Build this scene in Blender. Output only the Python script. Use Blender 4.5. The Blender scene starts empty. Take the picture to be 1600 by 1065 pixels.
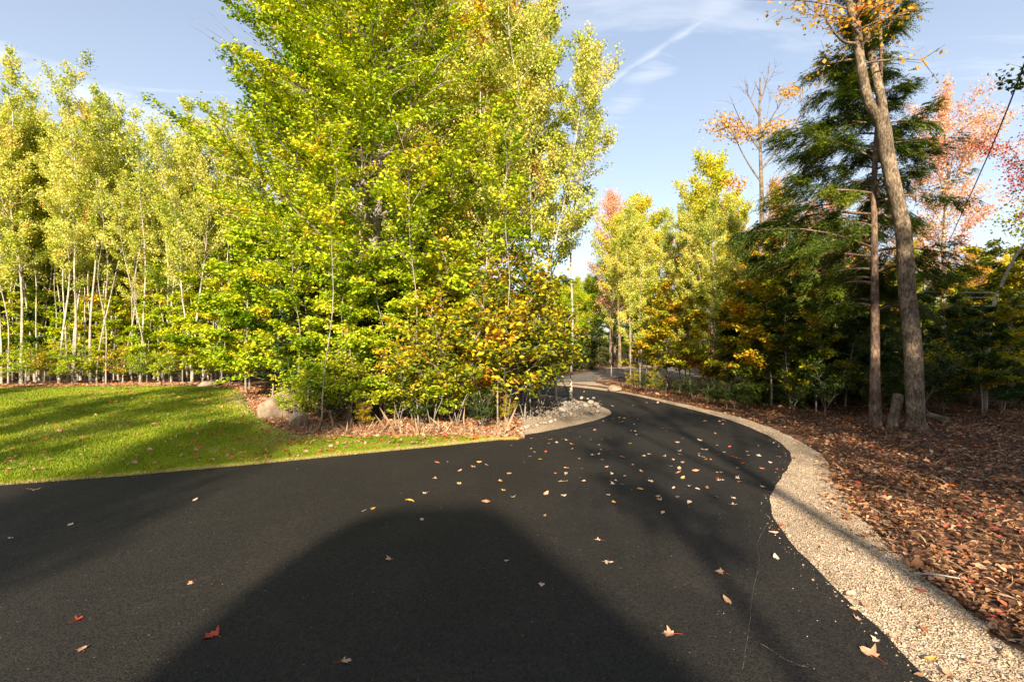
import bpy, math, random
import numpy as np
from mathutils import Vector
R = math.radians
random.seed(7)
rng = np.random.default_rng(7)
S = bpy.context.scene
COL = S.collection

# ------------------------------------------------------------------ camera
F, HX, HY, CH = 755.0, 800.0, 532.5, 1.7
cam_d = bpy.data.cameras.new('camera'); cam = bpy.data.objects.new('camera', cam_d); COL.objects.link(cam)
cam_d.sensor_width = 36; cam_d.lens = F/1600*36; cam_d.clip_end = 3000; cam_d.clip_start = 0.05
cam.location = (0, 0, CH); cam.rotation_euler = (R(90), 0, 0)
S.camera = cam
# ------------------------------------------------------------------ light
ELEV = R(25); SX = 0.066
sun_dir = Vector((SX, 1, -math.tan(ELEV))).normalized()      # the way the light travels
sun_d = bpy.data.lights.new('sun', 'SUN'); sun = bpy.data.objects.new('sun', sun_d); COL.objects.link(sun)
sun_d.energy = 5.0; sun_d.angle = R(0.5); sun_d.color = (1.0, 0.84, 0.62)
sun.rotation_euler = sun_dir.to_track_quat('-Z', 'Y').to_euler()
S.view_settings.view_transform = 'Standard'; S.view_settings.look = 'None'
S.view_settings.exposure = 1.4; S.view_settings.gamma = 1

def N(nt, t, **kw):
    n = nt.nodes.new(t)
    for k, v in kw.items():
        if k in n.inputs.keys(): n.inputs[k].default_value = v
        else: setattr(n, k, v)
    return n
def ramp(nt, stops, fac=None):
    n = nt.nodes.new('ShaderNodeValToRGB'); e = n.color_ramp.elements
    while len(e) > 1: e.remove(e[-1])
    e[0].position = stops[0][0]; e[0].color = (*stops[0][1], 1)
    for p, c in stops[1:]:
        x = e.new(p); x.color = (*c, 1)
    if fac is not None: nt.links.new(fac, n.inputs[0])
    return n

W = bpy.data.worlds.new('World'); S.world = W; W.use_nodes = True
nt = W.node_tree; nt.nodes.clear(); L = nt.links
out = N(nt, 'ShaderNodeOutputWorld'); bg = N(nt, 'ShaderNodeBackground', Strength=0.082)
sky = N(nt, 'ShaderNodeTexSky', sky_type='NISHITA', sun_disc=False, sun_elevation=ELEV,
        sun_rotation=math.atan2(-sun_dir.x, -sun_dir.y), air_density=1.0, dust_density=1.2, ozone_density=1.5)
tc = N(nt, 'ShaderNodeTexCoord')
# thin cirrus: direction projected on a flat layer high above
sep = N(nt, 'ShaderNodeSeparateXYZ'); L.new(tc.outputs['Generated'], sep.inputs[0])
zz = N(nt, 'ShaderNodeMath', operation='MAXIMUM'); L.new(sep.outputs[2], zz.inputs[0]); zz.inputs[1].default_value = 0.03
dx = N(nt, 'ShaderNodeMath', operation='DIVIDE'); L.new(sep.outputs[0], dx.inputs[0]); L.new(zz.outputs[0], dx.inputs[1])
dy = N(nt, 'ShaderNodeMath', operation='DIVIDE'); L.new(sep.outputs[1], dy.inputs[0]); L.new(zz.outputs[0], dy.inputs[1])
cmb = N(nt, 'ShaderNodeCombineXYZ'); L.new(dx.outputs[0], cmb.inputs[0]); L.new(dy.outputs[0], cmb.inputs[1])
mp = N(nt, 'ShaderNodeMapping'); mp.inputs['Rotation'].default_value = (0, 0, R(35)); mp.inputs['Scale'].default_value = (0.5, 1.9, 1); mp.inputs['Location'].default_value = (4.4, 1.9, 0)
L.new(cmb.outputs[0], mp.inputs[0])
n1 = N(nt, 'ShaderNodeTexNoise', Scale=0.9, Detail=7.0, Roughness=0.55, Distortion=0.6); L.new(mp.outputs[0], n1.inputs[0])
r1 = ramp(nt, [(0.42, (0, 0, 0)), (0.55, (.22, .22, .22)), (0.70, (.75, .75, .75))], n1.outputs[0])
# contrail: a narrow straight band on the same layer.   line through two sky points
def skypt(px, py):
    k = F/(HY-py); return ((px-HX)/F*k, k)
a, b = skypt(1158, -6), skypt(935, 140)
nx, ny = -(b[1]-a[1]), (b[0]-a[0]); ln = math.hypot(nx, ny); nx /= ln; ny /= ln; off = nx*a[0]+ny*a[1]
vm = N(nt, 'ShaderNodeVectorMath', operation='DOT_PRODUCT'); L.new(cmb.outputs[0], vm.inputs[0]); vm.inputs[1].default_value = (nx, ny, 0)
n2 = N(nt, 'ShaderNodeTexNoise', Scale=6.0, Detail=5.0, Roughness=0.6); L.new(cmb.outputs[0], n2.inputs[0])
s1 = N(nt, 'ShaderNodeMath', operation='SUBTRACT'); L.new(vm.outputs['Value'], s1.inputs[0]); s1.inputs[1].default_value = off
s1b = N(nt, 'ShaderNodeMath', operation='MULTIPLY_ADD'); L.new(n2.outputs[0], s1b.inputs[0]); s1b.inputs[1].default_value = 0.05; L.new(s1.outputs[0], s1b.inputs[2])
s2 = N(nt, 'ShaderNodeMath', operation='SUBTRACT'); L.new(s1b.outputs[0], s2.inputs[0]); s2.inputs[1].default_value = 0.025
s3 = N(nt, 'ShaderNodeMath', operation='ABSOLUTE'); L.new(s2.outputs[0], s3.inputs[0])
r2 = ramp(nt, [(0.0, (1, 1, 1)), (0.02, (.6, .6, .6)), (0.06, (.25, .25, .25)), (0.16, (0.0, 0.0, 0.0))], s3.outputs[0])
s4 = N(nt, 'ShaderNodeMath', operation='MULTIPLY'); L.new(r2.outputs[0], s4.inputs[0]); L.new(n2.outputs[0], s4.inputs[1])
s5 = N(nt, 'ShaderNodeMath', operation='MULTIPLY'); L.new(s4.outputs[0], s5.inputs[0]); s5.inputs[1].default_value = 1.0
mx = N(nt, 'ShaderNodeMath', operation='MAXIMUM'); L.new(r1.outputs[0], mx.inputs[0]); L.new(s5.outputs[0], mx.inputs[1])
# broad drifts of cirrus on the same layer
def drift(p, q, width, amt, prev, frm=0.0):
    a = skypt(*p); b = skypt(*q); nx, ny = -(b[1]-a[1]), (b[0]-a[0]); ln = math.hypot(nx, ny); nx /= ln; ny /= ln
    v_ = N(nt, 'ShaderNodeVectorMath', operation='DOT_PRODUCT'); L.new(cmb.outputs[0], v_.inputs[0]); v_.inputs[1].default_value = (nx, ny, 0)
    a1 = N(nt, 'ShaderNodeMath', operation='MULTIPLY_ADD'); L.new(n1.outputs[0], a1.inputs[0]); a1.inputs[1].default_value = width*.9; L.new(v_.outputs['Value'], a1.inputs[2])
    a2 = N(nt, 'ShaderNodeMath', operation='SUBTRACT'); L.new(a1.outputs[0], a2.inputs[0]); a2.inputs[1].default_value = nx*a[0]+ny*a[1]+width*.45
    a3 = N(nt, 'ShaderNodeMath', operation='ABSOLUTE'); L.new(a2.outputs[0], a3.inputs[0])
    a4 = N(nt, 'ShaderNodeMapRange', interpolation_type='SMOOTHSTEP'); L.new(a3.outputs[0], a4.inputs[0]); a4.inputs[1].default_value = width; a4.inputs[2].default_value = 0; a4.inputs[3].default_value = 0; a4.inputs[4].default_value = amt
    r_ = ramp(nt, [(.3, (.15, .15, .15)), (.62, (1, 1, 1))], n3.outputs[0])
    a5 = N(nt, 'ShaderNodeMath', operation='MULTIPLY'); L.new(a4.outputs[0], a5.inputs[0]); L.new(r_.outputs[0], a5.inputs[1])
    a6 = N(nt, 'ShaderNodeMath', operation='MAXIMUM'); L.new(prev.outputs[0], a6.inputs[0]); L.new(a5.outputs[0], a6.inputs[1]); return a6
mp3 = N(nt, 'ShaderNodeMapping'); mp3.inputs['Rotation'].default_value = (0, 0, R(-20)); mp3.inputs['Scale'].default_value = (1.0, 3.5, 1); L.new(cmb.outputs[0], mp3.inputs[0])
n3 = N(nt, 'ShaderNodeTexNoise', Scale=1.6, Detail=7.0, Roughness=0.6, Distortion=.5); L.new(mp3.outputs[0], n3.inputs[0])
mx = drift((0, 95), (330, 235), .42, .8, mx)
mx = drift((930, 215), (1085, 40), .22, .5, mx)
mx = drift((700, -40), (1100, 30), .35, .45, mx)
# whitish air low down
hz = N(nt, 'ShaderNodeMapRange'); L.new(sep.outputs[2], hz.inputs[0])
hz.inputs[1].default_value = 0.0; hz.inputs[2].default_value = 0.5; hz.inputs[3].default_value = 0.5; hz.inputs[4].default_value = 0.24
mx2 = N(nt, 'ShaderNodeMath', operation='MAXIMUM'); L.new(mx.outputs[0], mx2.inputs[0]); L.new(hz.outputs[0], mx2.inputs[1])
mix = N(nt, 'ShaderNodeMixRGB'); L.new(mx2.outputs[0], mix.inputs[0]); L.new(sky.outputs[0], mix.inputs[1]); mix.inputs[2].default_value = (5.6, 5.8, 6.1, 1)
L.new(mix.outputs[0], bg.inputs[0]); L.new(bg.outputs[0], out.inputs[0])

# ------------------------------------------------------------------ helpers
def P(px, py, z=0.0):
    d = F*(CH-z)/(py-HY); return np.array([(px-HX)/F*d, d, z])
def AT(px, d, z=0.0): return np.array([(px-HX)/F*d, d, z])
def ZP(py, d): return CH + (HY-py)/F*d

def sstep(t): t = np.clip(t, 0, 1); return t*t*(3-2*t)
_f = [P(0, 758), P(200, 743), P(400, 725), P(500, 715), P(600, 705), P(700, 695.5), P(780, 687)]
FXs = np.array([-40, -22, -12] + [p[0] for p in _f] + [0.2]); FYs = np.array([-7, -0.6, 3.35] + [p[1] for p in _f] + [8.33])
BXs = np.array([-40, -9.0, -7.4, -6.6, -5.6, -4.7, -3.95, -3.4, -2.2, -1.15, -.25, .2]); BYs = np.array([14.2, 14.0, 13.2, 12.0, 10.5, 9.4, 8.75, 8.42, 8.5, 8.6, 8.4, 8.36])
yfront = lambda x: np.interp(x, FXs, FYs)
yback = lambda x: np.interp(x, BXs, BYs)
def H(x, y):
    x = np.asarray(x, float); y = np.asarray(y, float)
    yf = yfront(x)
    m = 0.36*sstep((y-yf-0.25)/np.maximum(13-yf, 1))*sstep((-2.9-x)/4.5)
    m = m*(1-0.5*sstep((y-15)/10)) + 0.03*np.sin(x*.55+1)*np.cos(y*.4)*sstep((y-yf-.6)/3)*sstep((-3-x)/3)
    fr = sstep((x-5.2-np.maximum(0, 0))/2.5)*sstep((22-y)/3)*sstep((x*1.0-.0-np.maximum(0,(12-y))*.0-4.5)/2)
    b = 0.05*(np.sin(x*1.7+y*.9)+np.sin(y*1.9-x*.7+2)+np.sin(x*3.1+1)*.5)+.08
    rise = 0.022*np.maximum(0, x-9)*sstep((x-9)/8)*sstep((y+5)/8)
    return m + fr*b*0.8 + rise
def Hs(x, y): return float(H(x, y))

def tag(o, label=None, cat=None, group=None, kind=None):
    if label: o['label'] = label
    if cat: o['category'] = cat
    if group: o['group'] = group
    if kind: o['kind'] = kind
    return o
def mesh_np(name, V, faces, mats=None, v=None, smooth=False):
    """faces: list of (k,n) int arrays (n corners each)"""
    me = bpy.data.meshes.new(name)
    V = np.asarray(V, np.float32)
    me.vertices.add(len(V)); me.vertices.foreach_set('co', V.ravel())
    faces = [np.asarray(f, np.int32) for f in faces if len(f)]
    tot = np.concatenate([np.full(len(f), f.shape[1], np.int32) for f in faces])
    idx = np.concatenate([f.ravel() for f in faces])
    st = np.concatenate([[0], np.cumsum(tot)[:-1]]).astype(np.int32)
    me.loops.add(len(idx)); me.loops.foreach_set('vertex_index', idx)
    me.polygons.add(len(tot)); me.polygons.foreach_set('loop_start', st)
    if smooth: me.polygons.foreach_set('use_smooth', np.ones(len(tot), bool))
    me.update(calc_edges=True)
    if v is not None:
        at = me.attributes.new('v', 'FLOAT', 'FACE'); at.data.foreach_set('value', np.asarray(v, np.float32))
    for m in (mats if isinstance(mats, (list, tuple)) else [mats]):
        if m: me.materials.append(m)
    return me
def link(name, me, parent=None, loc=(0, 0, 0), rot=(0, 0, 0), scale=1.0):
    o = bpy.data.objects.new(name, me); COL.objects.link(o)
    o.location = loc; o.rotation_euler = rot
    o.scale = (scale,)*3 if np.isscalar(scale) else scale
    if parent: o.parent = parent
    return o

# ------------------------------------------------------------------ materials
def newmat(name):
    m = bpy.data.materials.new(name); m.use_nodes = True; nt = m.node_tree; nt.nodes.clear()
    o = N(nt, 'ShaderNodeOutputMaterial'); return m, nt, o
def leafmat(name, stops, trans=0.35, rough=0.45, spec=.3, jitter=0.10):
    m, nt, o = newmat(name); L = nt.links
    at = N(nt, 'ShaderNodeAttribute', attribute_name='v')
    oi = N(nt, 'ShaderNodeObjectInfo')
    ad = N(nt, 'ShaderNodeMath', operation='MULTIPLY_ADD'); L.new(oi.outputs['Random'], ad.inputs[0]); ad.inputs[1].default_value = jitter*2; L.new(at.outputs['Fac'], ad.inputs[2])
    sb = N(nt, 'ShaderNodeMath', operation='SUBTRACT'); L.new(ad.outputs[0], sb.inputs[0]); sb.inputs[1].default_value = jitter
    r = ramp(nt, stops, sb.outputs[0])
    p = N(nt, 'ShaderNodeBsdfPrincipled', Roughness=rough); p.inputs['Specular IOR Level'].default_value = spec
    t = N(nt, 'ShaderNodeBsdfTranslucent'); mi = N(nt, 'ShaderNodeMixShader', Fac=trans)
    hs = N(nt, 'ShaderNodeHueSaturation', Saturation=1.15, Value=1.2); L.new(r.outputs[0], hs.inputs['Color'])
    L.new(r.outputs[0], p.inputs['Base Color']); L.new(hs.outputs[0], t.inputs[0])
    L.new(p.outputs[0], mi.inputs[1]); L.new(t.outputs[0], mi.inputs[2]); L.new(mi.outputs[0], o.inputs[0])
    return m
M = {}
M['beech'] = leafmat('beech_leaves', [(0, (.10, .19, .006)), (.22, (.22, .35, .010)), (.45, (.42, .52, .018)), (.75, (.64, .66, .04)), (.93, (.70, .52, .03)), (1, (.55, .18, .02))])
M['beechy'] = leafmat('yellowing_beech_leaves', [(0, (.12, .22, .006)), (.3, (.30, .42, .010)), (.55, (.56, .60, .02)), (.85, (.70, .58, .03)), (1, (.58, .24, .02))])
M['orangey'] = leafmat('turning_shrub_leaves', [(0, (.06, .10, .01)), (.3, (.17, .23, .012)), (.48, (.42, .40, .014)), (.66, (.68, .50, .02)), (.85, (.66, .30, .02)), (1, (.38, .07, .02))])
M['aspen'] = leafmat('aspen_leaves', [(0, (.13, .20, .02)), (.3, (.36, .42, .04)), (.6, (.62, .62, .12)), (.85, (.74, .66, .20)), (1, (.62, .34, .08))], rough=.35)
M['maple_y'] = leafmat('yellow_maple_leaves', [(0, (.18, .24, .008)), (.4, (.46, .48, .02)), (.75, (.68, .58, .04)), (1, (.6, .3, .03))])
M['maple_o'] = leafmat('orange_maple_leaves', [(0, (.30, .22, .03)), (.4, (.60, .34, .03)), (.8, (.72, .36, .05)), (1, (.60, .18, .03))])
M['maple_c'] = leafmat('coral_maple_leaves', [(0, (.50, .34, .16)), (.3, (.70, .42, .24)), (.7, (.76, .40, .30)), (1, (.72, .30, .26))])
M['maple_r'] = leafmat('red_maple_leaves', [(0, (.16, .05, .03)), (.5, (.48, .10, .08)), (1, (.66, .22, .20))])
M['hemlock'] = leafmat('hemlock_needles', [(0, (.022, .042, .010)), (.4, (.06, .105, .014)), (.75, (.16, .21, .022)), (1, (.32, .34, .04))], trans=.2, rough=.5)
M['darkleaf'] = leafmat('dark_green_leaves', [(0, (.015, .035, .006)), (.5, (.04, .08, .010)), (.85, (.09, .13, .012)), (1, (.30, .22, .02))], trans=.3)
M['fall'] = leafmat('fallen_leaves', [(0, (.06, .03, .018)), (.25, (.16, .08, .04)), (.45, (.34, .20, .11)), (.62, (.55, .38, .26)), (.74, (.50, .16, .05)), (.86, (.42, .05, .03)), (.95, (.6, .34, .05)), (1, (.62, .5, .42))], trans=.15, rough=.6, jitter=0)
M['litter'] = leafmat('dead_leaf_litter', [(0, (.05, .024, .013)), (.35, (.17, .075, .034)), (.6, (.36, .18, .085)), (.76, (.50, .33, .21)), (.86, (.42, .07, .035)), (.94, (.55, .22, .05)), (1, (.60, .45, .32))], trans=.12, rough=.65, jitter=0)
M['grass'] = leafmat('lawn_grass', [(0, (.12, .19, .010)), (.5, (.26, .33, .014)), (.85, (.40, .42, .04)), (1, (.50, .43, .18))], trans=.35, rough=.5, jitter=0)
M['driedfern'] = leafmat('dry_stalks', [(0, (.10, .06, .03)), (.5, (.28, .18, .10)), (1, (.42, .30, .18))], trans=.1, rough=.7, jitter=0)

def bark(name, c1, c2, c3, scale=1.0, lent=False, rough=.85, bump=.5):
    m, nt, o = newmat(name); L = nt.links
    tc = N(nt, 'ShaderNodeTexCoord'); mp = N(nt, 'ShaderNodeMapping'); L.new(tc.outputs['Object'], mp.inputs[0])
    mp.inputs['Scale'].default_value = (5*scale, 5*scale, 2.0*scale) if not lent else (2*scale, 2*scale, 7*scale)
    n = N(nt, 'ShaderNodeTexNoise', Scale=2.5, Detail=6.0, Roughness=.65); L.new(mp.outputs[0], n.inputs[0])
    r = ramp(nt, [(.32, c1), (.5, c2), (.68, c3)], n.outputs[0])
    n2 = N(nt, 'ShaderNodeTexNoise', Scale=1.3*scale, Detail=3.0); L.new(tc.outputs['Object'], n2.inputs[0])
    r2 = ramp(nt, [(.42, (.55, .55, .55)), (.6, (1.1, 1.1, 1.1))], n2.outputs[0])
    mu = N(nt, 'ShaderNodeMixRGB', blend_type='MULTIPLY'); mu.inputs[0].default_value = 1; L.new(r.outputs[0], mu.inputs[1]); L.new(r2.outputs[0], mu.inputs[2])
    p = N(nt, 'ShaderNodeBsdfPrincipled', Roughness=rough); p.inputs['Specular IOR Level'].default_value = .2
    b = N(nt, 'ShaderNodeBump', Strength=bump, Distance=.02); L.new(n.outputs[0], b.inputs['Height'])
    L.new(mu.outputs[0], p.inputs['Base Color']); L.new(b.outputs[0], p.inputs['Normal']); L.new(p.outputs[0], o.inputs[0])
    return m
M['bark_white'] = bark('pale_aspen_bark', (.16, .14, .11), (.48, .43, .35), (.66, .60, .50), 1.0, True, bump=.2)
M['bark_grey'] = bark('grey_beech_bark', (.16, .14, .12), (.32, .28, .23), (.46, .41, .34), 1.0, True, bump=.3)
M['bark_brown'] = bark('rough_maple_bark', (.05, .035, .025), (.20, .145, .10), (.36, .28, .20), 2.2, bump=1.0)
M['bark_light'] = bark('furrowed_grey_bark', (.05, .035, .025), (.20, .15, .10), (.40, .32, .235), 3.0, bump=1.0)
M['bark_red'] = bark('reddish_hemlock_bark', (.06, .04, .03), (.19, .125, .09), (.36, .26, .18), 2.0, bump=.9)

def asphalt(name, base, speck, warm=(1, .90, .80)):
    m, nt, o = newmat(name); L = nt.links
    tc = N(nt, 'ShaderNodeTexCoord')
    v = N(nt, 'ShaderNodeTexVoronoi', Scale=115.0); L.new(tc.outputs['Object'], v.inputs[0])
    n = N(nt, 'ShaderNodeTexNoise', Scale=60.0, Detail=5.0, Roughness=.75); L.new(tc.outputs['Object'], n.inputs[0])
    sp = N(nt, 'ShaderNodeSeparateColor'); L.new(v.outputs['Color'], sp.inputs[0])
    gm = N(nt, 'ShaderNodeMath', operation='MULTIPLY'); L.new(sp.outputs[1], gm.inputs[0]); L.new(n.outputs[0], gm.inputs[1])
    r = ramp(nt, [(.02, tuple(base*.40*w for w in warm)), (.20, tuple(base*w for w in warm)), (.55, tuple(base*1.6*w for w in warm))], gm.outputs[0])
    rs = ramp(nt, [(.0, (0, 0, 0)), (.9975, (0, 0, 0)), (.999, (.7, .7, .7))], sp.outputs[0])
    m1 = N(nt, 'ShaderNodeMixRGB'); L.new(rs.outputs[0], m1.inputs[0]); L.new(r.outputs[0], m1.inputs[1]); m1.inputs[2].default_value = (*speck, 1)
    # dusty patches: light tan dust
    n3 = N(nt, 'ShaderNodeTexNoise', Scale=.9, Detail=5.0, Roughness=.65, Distortion=.8); L.new(tc.outputs['Object'], n3.inputs[0])
    n4 = N(nt, 'ShaderNodeTexNoise', Scale=45.0, Detail=3.0); L.new(tc.outputs['Object'], n4.inputs[0])
    mm = N(nt, 'ShaderNodeMath', operation='MULTIPLY'); L.new(n3.outputs[0], mm.inputs[0]); L.new(n4.outputs[0], mm.inputs[1])
    r3 = ramp(nt, [(.24, (0, 0, 0)), (.40, (.45, .45, .45))], mm.outputs[0])
    m2 = N(nt, 'ShaderNodeMixRGB'); L.new(r3.outputs[0], m2.inputs[0]); L.new(m1.outputs[0], m2.inputs[1]); m2.inputs[2].default_value = (base*2.8, base*2.4, base*1.95, 1)
    p = N(nt, 'ShaderNodeBsdfPrincipled', Roughness=.8); p.inputs['Specular IOR Level'].default_value = .22
    b = N(nt, 'ShaderNodeBump', Strength=.6, Distance=.004); b.invert = True; L.new(v.outputs['Distance'], b.inputs['Height'])
    L.new(m2.outputs[0], p.inputs['Base Color']); L.new(b.outputs[0], p.inputs['Normal']); L.new(p.outputs[0], o.inputs[0])
    return m
M['asphalt'] = asphalt('fresh_black_asphalt', .0148, (.16, .14, .11))
M['oldroad'] = asphalt('worn_grey_asphalt', .11, (.3, .28, .25))
def stonemat(name, stops, sc=60.0, bumpd=.02, noise=.5):
    m, nt, o = newmat(name); L = nt.links
    tc = N(nt, 'ShaderNodeTexCoord')
    v = N(nt, 'ShaderNodeTexVoronoi', Scale=sc); L.new(tc.outputs['Object'], v.inputs[0])
    sp = N(nt, 'ShaderNodeSeparateColor'); L.new(v.outputs['Color'], sp.inputs[0])
    r = ramp(nt, stops, sp.outputs[0])
    n = N(nt, 'ShaderNodeTexNoise', Scale=1.5, Detail=5.0); L.new(tc.outputs['Object'], n.inputs[0])
    r2 = ramp(nt, [(.3, (.7, .68, .64)), (.7, (1.1, 1.1, 1.1))], n.outputs[0])
    mu = N(nt, 'ShaderNodeMixRGB', blend_type='MULTIPLY'); mu.inputs[0].default_value = 1; L.new(r.outputs[0], mu.inputs[1]); L.new(r2.outputs[0], mu.inputs[2])
    p = N(nt, 'ShaderNodeBsdfPrincipled', Roughness=.85); p.inputs['Specular IOR Level'].default_value = .25
    b = N(nt, 'ShaderNodeBump', Strength=.9, Distance=bumpd); b.invert = True; L.new(v.outputs['Distance'], b.inputs['Height'])
    L.new(mu.outputs[0], p.inputs['Base Color']); L.new(b.outputs[0], p.inputs['Normal']); L.new(p.outputs[0], o.inputs[0])
    return m
M['gravel'] = stonemat('crushed_stone', [(0, (.20, .14, .09)), (.3, (.38, .28, .19)), (.7, (.54, .42, .30)), (1, (.68, .57, .44))], 85.0, .012)
M['gravelfar'] = stonemat('coarse_crushed_stone', [(0, (.10, .085, .07)), (.4, (.22, .19, .16)), (1, (.42, .38, .33))], 30.0, .03)
M['soil'] = stonemat('forest_floor', [(0, (.03, .016, .010)), (.4, (.075, .038, .02)), (.75, (.15, .075, .038)), (.92, (.24, .13, .07)), (1, (.22, .05, .03))], 14.0, .03)
M['turf'] = stonemat('turf', [(0, (.07, .09, .015)), (.6, (.13, .17, .02)), (1, (.24, .21, .09))], 50.0, .01)
def rockmat(name, c1, c2, c3):
    m, nt, o = newmat(name); L = nt.links
    tc = N(nt, 'ShaderNodeTexCoord'); oi = N(nt, 'ShaderNodeObjectInfo')
    ad = N(nt, 'ShaderNodeVectorMath', operation='ADD'); L.new(tc.outputs['Object'], ad.inputs[0])
    sc = N(nt, 'ShaderNodeMath', operation='MULTIPLY'); L.new(oi.outputs['Random'], sc.inputs[0]); sc.inputs[1].default_value = 50
    L.new(sc.outputs[0], ad.inputs[1])
    n = N(nt, 'ShaderNodeTexNoise', Scale=3.0, Detail=8.0, Roughness=.65); L.new(ad.outputs[0], n.inputs[0])
    r = ramp(nt, [(.3, c1), (.5, c2), (.7, c3)], n.outputs[0])
    p = N(nt, 'ShaderNodeBsdfPrincipled', Roughness=.85)
    b = N(nt, 'ShaderNodeBump', Strength=.5, Distance=.04); L.new(n.outputs[0], b.inputs['Height'])
    L.new(r.outputs[0], p.inputs['Base Color']); L.new(b.outputs[0], p.inputs['Normal']); L.new(p.outputs[0], o.inputs[0])
    return m
M['boulder'] = rockmat('weathered_boulder', (.12, .085, .055), (.33, .24, .165), (.52, .42, .31))
M['greystone'] = rockmat('grey_stone', (.12, .10, .085), (.28, .245, .20), (.46, .41, .35))
M['stone'] = rockmat('pale_stone', (.22, .20, .17), (.42, .39, .34), (.62, .58, .52))
def plain(name, c, rough=.7):
    m, nt, o = newmat(name); p = N(nt, 'ShaderNodeBsdfPrincipled', Roughness=rough)
    n = N(nt, 'ShaderNodeTexNoise', Scale=20.0, Detail=4.0); r = ramp(nt, [(.3, tuple(x*.8 for x in c)), (.7, tuple(min(1, x*1.1) for x in c))], n.outputs[0])
    nt.links.new(r.outputs[0], p.inputs['Base Color']); nt.links.new(p.outputs[0], o.inputs[0]); return m
M['scuff'] = plain('pale_scuff', (.12, .10, .08), .9)
M['cable'] = plain('black_cable', (.02, .02, .025), .5)
M['wire'] = plain('silver_wire', (.5, .5, .5), .4)
M['siding'] = plain('grey_siding', (.35, .36, .36)); M['roof'] = plain('dark_shingles', (.06, .06, .065), .9)
M['trim'] = plain('white_trim', (.75, .75, .72)); M['wood'] = plain('pine_pole', (.22, .16, .11), .9)
m, nt, o = newmat('window_glass'); p = N(nt, 'ShaderNodeBsdfPrincipled', Roughness=.05); p.inputs['Base Color'].default_value = (.03, .04, .05, 1); nt.links.new(p.outputs[0], o.inputs[0]); M['glass'] = m

# ------------------------------------------------------------------ geometry generators
def tube(path, rad, sides=6, cap=True):
    path = np.asarray(path, float); n = len(path); rad = np.broadcast_to(rad, (n,))
    T = np.gradient(path, axis=0); T /= np.linalg.norm(T, axis=1, keepdims=True)+1e-9
    ref = np.array([1., 0, 0]) if abs(T[:, 0]).mean() < .7 else np.array([0, 1., 0])
    U = np.cross(T, ref); U /= np.linalg.norm(U, axis=1, keepdims=True)+1e-9; Wv = np.cross(T, U)
    a = np.arange(sides)*2*np.pi/sides
    V = path[:, None]+rad[:, None, None]*(U[:, None]*np.cos(a)[None, :, None]+Wv[:, None]*np.sin(a)[None, :, None])
    i = np.arange(n-1)[:, None]*sides; j = np.arange(sides)[None]; k = (j+1) % sides
    Fc = np.stack([i+j, i+k, i+sides+k, i+sides+j], -1).reshape(-1, 4)
    return V.reshape(-1, 3), Fc
class Acc:
    def __init__(s): s.V = []; s.F = []; s.n = 0
    def add(s, V, Fc): s.V.append(V); s.F.append(Fc+s.n); s.n += len(V)
    def tube(s, *a, **k): s.add(*tube(*a, **k))
    def mesh(s, name, mat, smooth=True): return mesh_np(name, np.concatenate(s.V), [np.concatenate(s.F)], mat, smooth=smooth)

def leaves(C, D, Nn, size, v, width=.55, shape='oval', fold=.18):
    """C centres, D axis, Nn normals (nx3), size (n,)"""
    D = D/(np.linalg.norm(D, axis=1, keepdims=True)+1e-9)
    Sd = np.cross(D, Nn); Sd /= np.linalg.norm(Sd, axis=1, keepdims=True)+1e-9; Up = np.cross(Sd, D)
    s = size[:, None]; w = s*width*.5
    if shape == 'diamond':
        V = np.stack([C-D*s*.5, C+Sd*w+Up*s*fold*.4, C+D*s*.5, C-Sd*w+Up*s*fold*.4], 1)
        k = np.arange(len(C))[:, None]*4; Fc = k+np.arange(4)[None]; return V.reshape(-1, 3), Fc, v
    V = np.stack([C-D*s*.5, C-D*s*.15+Sd*w+Up*s*fold, C+D*s*.22+Sd*w*.8+Up*s*fold*.7, C+D*s*.55-Up*s*.06,
                  C+D*s*.22-Sd*w*.8+Up*s*fold*.7, C-D*s*.15-Sd*w+Up*s*fold], 1)
    k = np.arange(len(C))[:, None]*6
    Fc = np.concatenate([k+np.array([[0, 1, 2, 3]]), k+np.array([[0, 3, 4, 5]])])
    return V.reshape(-1, 3), Fc, np.concatenate([v, v])

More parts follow.
